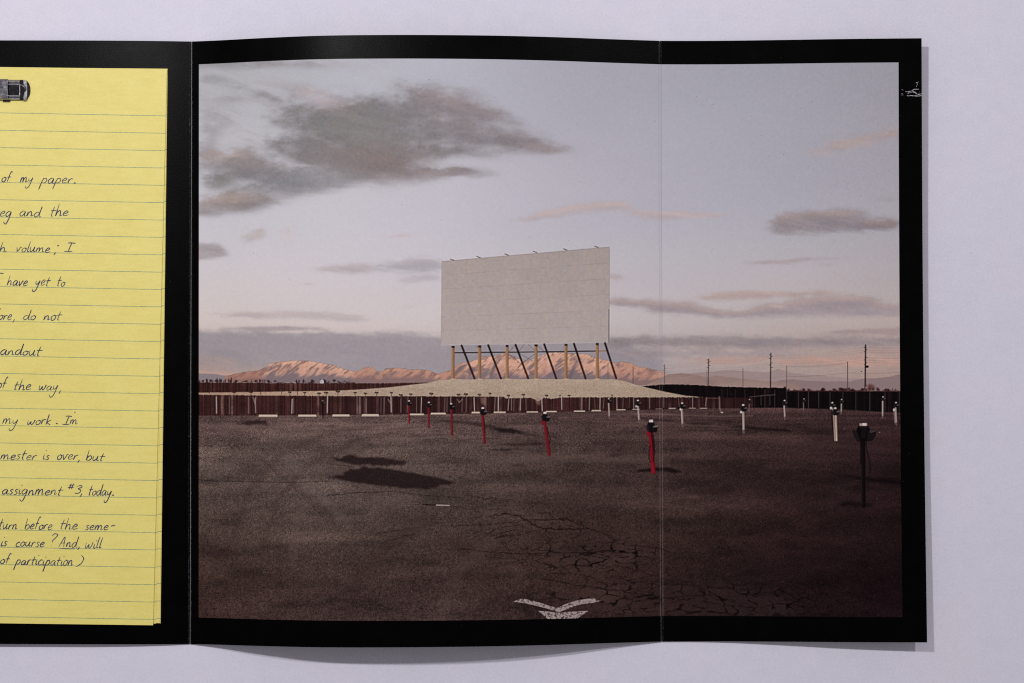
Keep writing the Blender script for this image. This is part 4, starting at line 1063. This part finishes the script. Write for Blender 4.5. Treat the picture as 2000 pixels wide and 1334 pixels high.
def build_print():
    img, reg = paint_print()
    NU, NV = 1380, 1090
    A0T, A0B = .0165, .0190                         # left margin in the middle panel (top, bottom)
    A1T, A1B = .9120, .9090                         # right margin in the right panel
    w1 = PW_M[1]; w2 = PW_M[2]
    v = np.linspace(0, 1, NV + 1); u = np.linspace(0, 1, NU + 1)
    U, V = np.meshgrid(u, v)
    B = .0387 + (.9562 - .0387) * V + U * (.0014 + .0012 * V)
    L0 = (A0T + (A0B - A0T) * V) * w1
    L1 = w1 + (A1T + (A1B - A1T) * V) * w2
    L = L0 + (L1 - L0) * U
    mid = L <= w1
    Xw = np.zeros_like(L); Yw = np.zeros_like(L); Zw = np.zeros_like(L)
    tab = np.linspace(0, 1, 1201)
    for k, sel, a in ((1, mid, L / w1), (2, ~mid, (L - w1) / w2)):
        t0, b0, t1, b1, hf = PANELS[k]
        ht = np.array([hf(q) for q in tab])
        a = np.clip(a, 0, 1)
        x = (t0[0] * (1 - B) + b0[0] * B) * (1 - a) + (t1[0] * (1 - B) + b1[0] * B) * a
        y = (t0[1] * (1 - B) + b0[1] * B) * (1 - a) + (t1[1] * (1 - B) + b1[1] * B) * a
        z = np.interp(a, tab, ht) * (sag(B) if k == 2 else 1) + .00012
        Xw[sel] = x[sel]; Yw[sel] = y[sel]; Zw[sel] = z[sel]
    px, py = P(Xw, Yw, Zw)
    gx = np.clip(px - PX0, 0, PW - 1.001); gy = np.clip(py - PY0, 0, PH - 1.001)
    ix = gx.astype(int); iy = gy.astype(int); fx = (gx - ix)[..., None]; fy = (gy - iy)[..., None]
    c = (img[iy, ix] * (1 - fx) + img[iy, ix + 1] * fx) * (1 - fy) + (img[iy + 1, ix] * (1 - fx) + img[iy + 1, ix + 1] * fx) * fy
    # worn score line where the fold crosses the ink
    rs = np.random.RandomState(3)
    dist = (L - w1) / S
    for off, tone in ((-2.6, 0), (2.4, 1)):
        k_ = np.clip(1.15 - np.abs(dist - off) / .95, 0, 1) * (.35 + .65 * blur(rs.rand(NV + 1, NU + 1), 0, 2)) * .8
        sky = (V < .57)[..., None]
        tgt = np.where(sky, np.array([132, 130, 138.]) if tone else np.array([150, 148, 156.]), np.array([150, 138, 142.]))
        c = c + (tgt - c) * (k_ * np.where(V < .57, 1.0, .7))[..., None]
    cl = c / 255.0
    cl = np.where(cl <= .04045, cl / 12.92, ((cl + .055) / 1.055) ** 2.4)
    spec = .0012
    alb = np.clip((cl - spec) / illum(Xw, Yw, Zw)[..., None], .0008, .92)
    fu = ((px[:-1, :-1] + px[1:, 1:]) / 2 - PX0); fv = ((py[:-1, :-1] + py[1:, 1:]) / 2 - PY0)
    freg = reg[np.clip(fv.round().astype(int), 0, PH - 1), np.clip(fu.round().astype(int), 0, PW - 1)]
    vid = np.arange((NU + 1) * (NV + 1)).reshape(NV + 1, NU + 1)
    quads = np.stack([vid[1:, :-1], vid[1:, 1:], vid[:-1, 1:], vid[:-1, :-1]], -1).reshape(-1, 4)
    freg = freg.reshape(-1)
    co = np.stack([Xw, Yw, Zw], -1).reshape(-1, 3)
    alb = alb.reshape(-1, 3)

    def part(name, rid, parent, label=None):
        q = quads[np.isin(freg, rid)] if isinstance(rid, (list, tuple)) else quads[freg == rid]
        if len(q) == 0: return None
        used, inv = np.unique(q, return_inverse=True)
        me = bpy.data.meshes.new(name)
        nv, nf = len(used), len(q)
        me.vertices.add(nv); me.vertices.foreach_set('co', co[used].astype(np.float32).ravel())
        me.loops.add(nf * 4); me.loops.foreach_set('vertex_index', inv.astype(np.int32).ravel())
        me.polygons.add(nf)
        me.polygons.foreach_set('loop_start', np.arange(0, nf * 4, 4, dtype=np.int32))
        me.polygons.foreach_set('use_smooth', np.ones(nf, bool))
        me.update(calc_edges=True)
        at = me.attributes.new('ink', 'FLOAT_COLOR', 'POINT')
        at.data.foreach_set('color', np.concatenate([alb[used], np.ones((nv, 1))], 1).astype(np.float32).ravel())
        me.materials.append(M_PRINT)
        o = bpy.data.objects.new(name, me)
        COL.objects.link(o)
        o.parent = parent
        if parent is booklet: o.matrix_parent_inverse = booklet.matrix_basis.inverted()
        if label: o['label'] = label
        return o

    pr = part('printed_photograph', R_SKY, booklet, 'printed colour photograph of a drive-in lot under a cloudy dusk sky')
    part('printed_mountains', R_MOUNT, pr)
    part('printed_asphalt', R_ASPH, pr)
    part('printed_mound', R_MOUND, pr)
    part('printed_fence', R_FENCE, pr, 'printed brown slat fence')
    part('printed_fence', R_DARKF, pr, 'printed black fence at the right')
    part('printed_screen', R_SCREEN, pr)
    part('printed_screen_frame', R_FRAME, pr)
    part('printed_arrow_marking', R_CHEV, pr)
    for r in sorted(set(freg.tolist())):
        if R_POLE0 <= r < R_POST0: part('printed_utility_pole', r, pr)
        elif R_POST0 <= r < R_STOP0: part('printed_speaker_post', r, pr, POST_LABEL.get(r - R_POST0))
        elif r >= R_STOP0: part('printed_wheel_stop', r, pr)
POST_LABEL = {5: 'nearest red speaker post', 4: 'red speaker post leaning to the left', 18: 'large black speaker post at the right'}
build_print()

# ------------------------------------------------------------------ scuff on the right edge
def ribbon(pts, wd, hfun, mat_, parent, name, lift=.00008, taper=True, jag=0.0, seed=1):
    """flat stroke through photograph-pixel points, lying on the surface of height hfun(px, py)"""
    rr = random.Random(seed)
    vs, fs = [], []
    n = len(pts)
    for i, (x, y) in enumerate(pts):
        xa, ya = pts[max(i - 1, 0)]; xb, yb = pts[min(i + 1, n - 1)]
        dx, dy = xb - xa, yb - ya
        L = math.hypot(dx, dy) or 1
        nx, ny = -dy / L, dx / L
        u = i / max(n - 1, 1)
        w = wd * (min(1, .45 + 3 * min(u, 1 - u)) if taper else 1) * (1 + jag * (rr.random() - .5)) * .5
        for s_ in (-1, 1):
            X_, Y_ = x + nx * w * s_, y + ny * w * s_
            vs.append(W(X_, Y_, hfun(X_, Y_) + lift))
    for i in range(n - 1):
        fs.append((2 * i, 2 * i + 1, 2 * i + 3, 2 * i + 2))
    return vs, fs

def join(parts):
    vs, fs = [], []
    for v, f in parts:
        o = len(vs); vs += v; fs += [tuple(i + o for i in q) for q in f]
    return vs, fs

def hr_px(x, y):
    return h_right(min(max((x - 1289.5) / (1805.0 - 1289.5), 0), 1)) * float(sag((y - 75) / 1180))
strokes = []
rr = random.Random(5)
SC = [([(1771, 187.4), (1780, 186.6), (1790, 187.4), (1800, 187)], 1.0), ([(1773, 180.4), (1781, 177.4), (1787, 173.4)], .6), ([(1789.4, 170), (1792.4, 163)], .45), ([(1784, 178), (1790, 183), (1800, 186)], 1.0),
      ([(1776, 181), (1783, 179), (1789, 180.4)], 1.2), ([(1783, 174.6), (1795, 174)], .6), ([(1789, 162), (1794, 159.6)], .8)]
for q in range(11):                                  # loose fibres round the tear
    x = rr.uniform(1760, 1799); y = 181 + rr.gauss(0, 3.2); L = rr.uniform(1.5, 6)
    SC.append(([(x, y), (min(x + L, 1800.5), y + rr.uniform(-1.6, .8))], rr.uniform(.3, .55)))
for pts, wd in SC:
    fine_ = []
    for (xa, ya), (xb, yb) in zip(pts[:-1], pts[1:]):
        for q in range(5): fine_.append((xa + (xb - xa) * q / 5 + rr.uniform(-.25, .25), ya + (yb - ya) * q / 5 + rr.uniform(-.3, .3)))
    fine_.append(pts[-1])
    strokes.append(ribbon(fine_, wd, hr_px, None, None, '', .0002, True, 1.6, len(strokes)))
v_, f_ = join(strokes)
mesh_obj('torn_scuff', v_, f_, M_SCUFF, booklet)['label'] = 'white torn scuff on the right edge'

# ------------------------------------------------------------------ the yellow letter sheets
def hl_px(x, y=0): return h_left(min(max((x + 60) / (374.6 + 60), 0), 1))
letter = empty('handwritten_letter', W(150, 680, .003))
tag(letter, 'stack of yellow ruled sheets with blue handwriting on the black left panel', 'letter')

def sheet(corners, lift, thick, rule0, drule, slope, label, curl=0.0):
    """corners: TL TR BR BL in photograph pixels; lift above the panel; rules slope given in pixels"""
    tl, tr, br, bl = corners
    na, nb = 24, 60
    vs, fs, ru, mi = [], [], [], []
    for side in (0, 1):
        for j in range(nb + 1):
            for i in range(na + 1):
                a, b = i / na, j / nb
                x = (tl[0] * (1 - b) + bl[0] * b) * (1 - a) + (tr[0] * (1 - b) + br[0] * b) * a
                y = (tl[1] * (1 - b) + bl[1] * b) * (1 - a) + (tr[1] * (1 - b) + br[1] * b) * a
                h = hl_px(x) + lift + curl * (a ** 3) * (.25 + .75 * b) - (0 if side == 0 else thick)
                vs.append(W(x, y, h)); ru.append((y - slope * x - rule0) / drule + .5)
    n1 = (na + 1) * (nb + 1)
    idx = lambda i, j, s: s * n1 + j * (na + 1) + i
    for j in range(nb):
        for i in range(na):
            fs.append((idx(i, j + 1, 0), idx(i + 1, j + 1, 0), idx(i + 1, j, 0), idx(i, j, 0)))
            fs.append((idx(i, j, 1), idx(i + 1, j, 1), idx(i + 1, j + 1, 1), idx(i, j + 1, 1)))
    for i in range(na):
        fs.append((idx(i, 0, 0), idx(i + 1, 0, 0), idx(i + 1, 0, 1), idx(i, 0, 1)))
        fs.append((idx(i + 1, nb, 0), idx(i, nb, 0), idx(i, nb, 1), idx(i + 1, nb, 1)))
    for j in range(nb):
        fs.append((idx(0, j + 1, 0), idx(0, j, 0), idx(0, j, 1), idx(0, j + 1, 1)))
        fs.append((idx(na, j, 0), idx(na, j + 1, 0), idx(na, j + 1, 1), idx(na, j, 1)))
    o = mesh_obj('ruled_sheet', vs, fs, M_YEL, letter)
    at = o.data.attributes.new('rule', 'FLOAT', 'POINT')
    at.data.foreach_set('value', np.array(ru, np.float32))
    o['label'] = label
    return o

SLOPE = .0186
TOPLIFT = .00125
TOPCURL = .0007
C_TOP = [(-60, 130.2), (326.0, 134.8), (299.0, 1221.2), (-60, 1216.6)]
def h_top(x, y):
    b = min(max((y - 132) / 1088, 0), 1)
    xr = 326 + (299 - 326) * b
    a = min(max((x + 60) / (xr + 60), 0), 1)
    return hl_px(x) + TOPLIFT + TOPCURL * (a ** 3) * (.25 + .75 * b)
sheet([(-60, 131.0), (327.4, 134.2), (313.6, 1217.4), (-60, 1213)], .00050, .00040, 219.2, 33.93, .0150, 'lowest yellow sheet showing along the right edge')
sheet([(-60, 130.8), (326.6, 134.4), (312.2, 1217.0), (-60, 1213)], .00080, .00012, 218.9, 33.93, .0155, 'second yellow sheet')
sheet([(-60, 130.4), (325.2, 134.9), (304.5, 1218.0), (-60, 1214)], .00098, .00010, 220.1, 33.93, .0175, 'third yellow sheet')
top_sheet = sheet(C_TOP, TOPLIFT, .00010, 220.4, 33.93, SLOPE, 'top yellow sheet with the handwriting', TOPCURL)

# handwriting: a small stroke alphabet, x height 1, baseline 0; each glyph = (advance, strokes)
G = {
 'a': (.95, [[(.72, .86), (.42, 1.0), (.06, .52), (.2, .04), (.48, .2), (.72, .86), (.66, .3), (.74, .02), (.98, .2)]]),
 'b': (.85, [[(.14, 2.15), (.1, 1.1), (.06, .05), (.16, .65), (.5, .95), (.72, .5), (.42, .02), (.08, .1)]]),
 'c': (.75, [[(.66, .82), (.42, 1.0), (.08, .52), (.26, .02), (.72, .2)]]),
 'd': (.95, [[(.68, .86), (.38, .98), (.05, .5), (.2, .02), (.52, .25), (.74, 1.2), (.82, 2.15), (.72, .8), (.74, .04), (.98, .15)]]),
 'e': (.78, [[(.04, .42), (.42, .55), (.62, .84), (.4, 1.02), (.08, .55), (.22, .04), (.76, .25)]]),
 'f': (.7, [[(.66, 1.95), (.52, 2.2), (.36, 1.75), (.26, .9), (.16, 0)], [(.02, 1.0), (.34, 1.04), (.62, 1.02)]]),
 'g': (.95, [[(.72, .84), (.4, 1.0), (.06, .52), (.24, .06), (.56, .35), (.74, .9), (.62, -.2), (.36, -1.2), (.02, -1.0), (.02, -.8)]]),
 'h': (.95, [[(.2, 2.15), (.12, 1.0), (.06, 0), (.2, .7), (.5, 1.0), (.62, .55), (.62, .06), (.92, .2)]]),
 'i': (.42, [[(.16, .95), (.1, .3), (.18, .02), (.4, .2)], [(.28, 1.62), (.32, 1.72)]]),
 'k': (.85, [[(.2, 2.1), (.12, 1.0), (.06, 0)], [(.66, 1.0), (.16, .48), (.7, 0)]]),
 'l': (.42, [[(.28, 2.1), (.16, 1.0), (.14, .08), (.4, .15)]]),
 'm': (1.35, [[(.1, .98), (.06, .02), (.2, .72), (.42, .98), (.48, .5), (.46, .04), (.62, .72), (.88, .98), (.98, .5), (.98, .06), (1.3, .25)]]),
 'n': (.92, [[(.1, .98), (.06, .02), (.22, .75), (.5, .98), (.6, .5), (.6, .06), (.9, .25)]]),
 'o': (.78, [[(.44, 1.0), (.08, .6), (.18, .04), (.5, .12), (.66, .65), (.4, 1.0), (.5, .86), (.78, .88)]]),
 'p': (.9, [[(.24, 1.0), (.12, 0), (-.06, -1.2), (.1, .1), (.3, .82), (.62, .92), (.72, .42), (.4, .02), (.14, .2)]]),
 'r': (.7, [[(.12, .98), (.08, .02), (.2, .66), (.42, .98), (.66, .9)]]),
 's': (.65, [[(.58, .88), (.34, 1.0), (.18, .72), (.46, .36), (.3, .02), (.0, .12)]]),
 't': (.72, [[(.4, 1.75), (.28, .9), (.22, .1), (.44, .04)], [(.02, .95), (.36, 1.02), (.74, 1.06)]]),
 'u': (.92, [[(.1, .96), (.06, .3), (.24, .02), (.52, .35), (.66, .96), (.6, .3), (.7, .02), (.92, .2)]]),
 'v': (.8, [[(.04, .98), (.14, .5), (.22, .02), (.48, .6), (.6, 1.0), (.8, .92)]]),
 'w': (1.15, [[(.06, .96), (.06, .2), (.24, .04), (.5, .7), (.5, .2), (.7, .04), (.94, .6), (.96, .98), (1.14, .9)]]),
 'y': (.9, [[(.1, .98), (.08, .45), (.26, .2), (.52, .5), (.7, 1.0), (.56, .1), (.34, -1.0), (.0, -1.42), (-.22, -1.1), (-.22, -.85)]]),
 'A': (1.2, [[(.0, .0), (.5, 1.6), (.72, 2.0), (.78, 1.2), (.82, .02)], [(.2, .8), (.5, .86), (.86, .84)]]),
 'I': (.85, [[(.2, 1.9), (.55, 1.95), (.95, 1.85)], [(.6, 1.9), (.5, 1.0), (.42, .06)], [(.02, .06), (.4, .02), (.82, .08)]]),
 '#': (.9, [[(.36, 1.6), (.2, .5)], [(.66, 1.65), (.5, .55)], [(.05, 1.3), (.85, 1.36)], [(.0, .85), (.8, .92)]]),
 '3': (.8, [[(.1, 1.5), (.5, 1.75), (.66, 1.4), (.3, 1.0), (.62, .7), (.5, .1), (.1, .0), (.0, .2)]]),
 '?': (.75, [[(.02, 1.75), (.3, 2.15), (.7, 1.95), (.5, 1.4), (.26, 1.0), (.26, .6)], [(.18, .06), (.22, .12)]]),
 '.': (.3, [[(.04, .02), (.16, .12), (.3, .04)]]), ',': (.35, [[(.2, .16), (.14, -.2), (.02, -.5)]]),
 ';': (.4, [[(.2, .98), (.3, 1.1), (.42, 1.0)], [(.14, -.4), (-.04, -.85)]]), "'": (.3, [[(.2, 2.1), (.1, 1.75)]]),
 '-': (.6, [[(.05, .5), (.3, .62), (.6, .62)]]), ')': (.6, [[(.3, 2.1), (.62, 1.5), (.5, .5), (.0, -.25)]]), '(': (.5, [[(.4, 2), (.1, 1), (.3, 0)]]),
}
def catmull(pts, n=6):
    if len(pts) < 3: 
        return [(pts[0][0] + (pts[-1][0] - pts[0][0]) * k / 3, pts[0][1] + (pts[-1][1] - pts[0][1]) * k / 3) for k in range(4)]
    p = [pts[0]] + list(pts) + [pts[-1]]
    out = []
    for i in range(1, len(p) - 2):
        for k in range(n):
            t_ = k / n
            q = []
            for d in (0, 1):
                a, b, c, e = p[i - 1][d], p[i][d], p[i + 1][d], p[i + 2][d]
                q.append(.5 * (2 * b + (c - a) * t_ + (2 * a - 5 * b + 4 * c - e) * t_ * t_ + (3 * b - a - 3 * c + e) * t_ ** 3))
            out.append(tuple(q))
    out.append(pts[-1])
    return out

# (word, x start, x end, baseline y at its start); x height in pixels per line
LINES = [
 (9.6, [('of', 3.5, 22, 355.2), ('my', 40, 66, 355.6), ('paper', 80.5, 143, 357.5), ('.', 145, 149, 357.8)]),
 (9.8, [('reg', -9, 24, 422.6), ('and', 38.5, 81, 422.6), ('the', 98, 135, 421.8)]),
 (9.6, [('ch', -12, 14, 491.4), ('volume', 32, 99, 491.6), (';', 109, 114, 489), ('I', 126, 143, 491.6)]),
 (9.8, [('I', -16, 2, 555), ('have', 14.5, 55, 557.8), ('yet', 69.5, 98, 557.6), ('to', 111.5, 128, 558.4)]),
 (9.6, [('fore', -10, 24, 624.4), (',', 27, 31, 625.5), ('do', 46, 71.5, 624.6), ('not', 86, 121, 625.2)]),
 (9.6, [('andout', 1, 82, 692.8)]),
 (9.6, [('of', -5, 13, 758), ('the', 27, 62, 761), ('way', 76.5, 115, 761.6), (',', 117, 121, 764)]),
 (9.4, [('my', 5.5, 37, 828), ('work', 54, 102, 828.6), ('.', 110, 114, 828.4), ("I", 122.5, 137, 829), ("'", 141, 145, 826), ('m', 137, 153, 829)]),
 (9.6, [('mester', 1.5, 73, 897), ('is', 84, 98, 897.6), ('over', 112, 153, 897.4), (',', 153.5, 158, 899.5), ('but', 169, 205, 899)]),
 (9.8, [('assignment', 4.5, 122.5, 965), ('#', 131.5, 145, 962), ('3', 147, 161, 964), (',', 158, 163, 965), ('today', 173, 219, 967.2), ('.', 220, 224, 967.4)]),
 (10., [('turn', -2, 35, 1032.6), ('before', 49, 103, 1033.6), ('the', 117, 153, 1034.2), ('seme', 167, 213, 1035), ('-', 216, 225, 1033)]),
 (10., [('his', -9, 15, 1066.4), ('course', 31, 88, 1067.2), ('?', 98, 110, 1067), ('And', 115.5, 152, 1068.6), (',', 153.5, 158, 1070), ('will', 167, 199.5, 1070)]),
 (10., [('of', 1, 20, 1100.6), ('participation', 31, 144, 1102.6), (')', 150, 161, 1104)]),
]
rw = random.Random(11)
for xh, words in LINES:
    pieces = []
    for word, x0, x1, yb in words:
        adv = sum(G[ch][0] for ch in word)
        kx = (x1 - x0) / adv
        cx = 0.0
        for ch in word:
            ga, strokes_ = G[ch]
            js, jy = 1 + rw.uniform(-.13, .13), rw.uniform(-.8, .8)
            for st in strokes_:
                pts = []
                for (gx_, gy_) in catmull(st):
                    yy = gy_ * xh * js
                    xx = x0 + (cx + gx_) * kx + yy * .23 - 1.4
                    pts.append((xx, yb + SLOPE * (xx - x0) + jy - yy))
                dot = len(st) <= 3 and ch in '.;i'
                pieces.append(ribbon(pts, 2.2 if dot else 1.75 * rw.uniform(.85, 1.15), h_top, None, None, '', .00005, not dot, .25, len(pieces)))
            cx += ga
        if word == 'And':
            pieces.append(ribbon([(116, 1071.4), (126, 1071.8), (138, 1072.2), (147, 1072)], 1.3, h_top, None, None, '', .00005, True))
    v_, f_ = join(pieces)
    mesh_obj('handwriting_line', v_, f_, M_INK, top_sheet)

# ------------------------------------------------------------------ the prong fastener holding the sheets
fast = empty('paper_fastener', W(0, 176, h_top(0, 176)))
tag(fast, 'small silver metal prong fastener clamping the yellow sheets near their top', 'paper fastener')
HB = h_top(20, 176) + .0002

def prism(outline, z0, z1, bev=.00018):
    """vertical prism over a photograph-pixel outline between two heights above the sheet, top edge bevelled"""
    n = len(outline)
    cx = sum(p[0] for p in outline) / n; cy = sum(p[1] for p in outline) / n
    vs, fs = [], []
    rings = [(z0, 0.0), (z1 - bev, 0.0), (z1, bev / S)]
    for z, ins in rings:
        for x, y in outline:
            d = math.hypot(x - cx, y - cy) or 1
            vs.append(W(x - (x - cx) / d * ins, y - (y - cy) / d * ins, HB + z))
    for r in range(2):
        for i in range(n):
            j = (i + 1) % n
            fs.append((r * n + j, r * n + i, (r + 1) * n + i, (r + 1) * n + j))
    fs.append(tuple(2 * n + i for i in reversed(range(n)))); fs.append(tuple(range(n)))
    return vs, fs

def rail(x0, x1, y, r, z, squash=1.0, seg=10):
    """half-round bead running along x"""
    vs, fs = [], []
    for x in (x0, x1):
        for k in range(seg + 1):
            a = math.pi * k / seg
            vs.append(W(x, y - math.cos(a) * r, HB + z + math.sin(a) * r * S * squash))
    for k in range(seg):
        fs.append((k, k + 1, seg + 2 + k, seg + 1 + k))
    fs.append(tuple(range(seg + 1))); fs.append(tuple(reversed(range(seg + 1, 2 * seg + 2))))
    return vs, fs

def arc(cx, cy, rx, ry, a0, a1, n): return [(cx + rx * math.cos(math.radians(a0 + (a1 - a0) * k / n)), cy + ry * math.sin(math.radians(a0 + (a1 - a0) * k / n))) for k in range(n + 1)]
def fix(o):
    import bmesh
    bm = bmesh.new(); bm.from_mesh(o.data); bmesh.ops.recalc_face_normals(bm, faces=bm.faces); bm.to_mesh(o.data); bm.free()
    return o
# base plate with a sloping rounded end
end = [(-40, 155.5), (46, 156.2)] + arc(48, 176, 11.4, 19.6, -78, 78, 12) + [(46, 196.2), (-40, 196)]
fix(mesh_obj('base_plate', *prism(end, 0.0, .0006, .0004), M_DARKM, fast))
# raised rails along both sides
for y in (159.4, 164.6, 187.2, 192.4):
    fix(mesh_obj('side_rail', *rail(-40, 38.4, y, 2.2, .0006, 1.1), M_STEEL, fast))
# recessed floor between them, with the folded prong lying in it
fix(mesh_obj('prong', *prism([(-40, 167.5), (36.5, 167.5), (36.5, 186), (-40, 186)], .0006, .0009, .0001), M_DARKM, fast))
fix(mesh_obj('prong_end', *prism([(37.4, 166), (39.4, 166), (39.4, 186.5), (37.4, 186.5)], .0006, .0013, .0001), M_STEEL, fast))
# end wall with the arched mouth of the slot
wall = [(45.6, 156), (50, 156.6), (52.8, 161), (53.2, 176), (52.8, 191), (50.5, 195.4), (46.2, 195.8), (46.0, 187), (47.6, 181), (51, 177), (51.6, 174), (49.6, 168.6), (46.4, 165.2)]
def prism_flat(outline, z0, z1):
    n = len(outline)
    vs = [W(x, y, HB + z) for z in (z0, z1) for x, y in outline]
    fs = [((i + 1) % n, i, n + i, n + (i + 1) % n) for i in range(n)]
    fs += [tuple(n + i for i in reversed(range(n))), tuple(range(n))]
    return vs, fs
fix(mesh_obj('end_wall', *prism_flat(wall, .0006, .0016), M_STEEL, fast))
arch = [(34.5, 164.4)] + [(38, 164.0), (44, 165.6), (48.4, 169.4), (50.6, 174.2), (49.4, 174.6), (47, 170.6), (43, 167.4), (38, 165.8), (34.5, 165.8)]
fix(mesh_obj('slot_arch', *prism_flat(arch, .0008, .0014), M_STEELW, fast))
for y0, y1 in ((156.4, 163), (187.6, 193.4)):
    fix(mesh_obj('end_block', *prism_flat([(38.4, y0), (45.4, y0), (45.4, y1), (38.4, y1)], .0006, .0010), M_DARKM, fast))
# sliding lock sleeve over the rails
fix(mesh_obj('slide_lock', *prism([(-2, 154.6), (16, 154.6), (16, 193.4), (-2, 193.4)], .0006, .0022, .0005), M_STEELW, fast))
fix(mesh_obj('slide_lock', *prism([(-40, 155), (-2.6, 155), (-2.6, 193), (-40, 193)], .0006, .0020, .0005), M_STEELW, fast))
fix(mesh_obj('lock_tab', *prism_flat([(5.5, 193), (19.6, 193), (19.6, 198.4), (5.5, 198.4)], .0002, .0007), M_DARKM, fast))
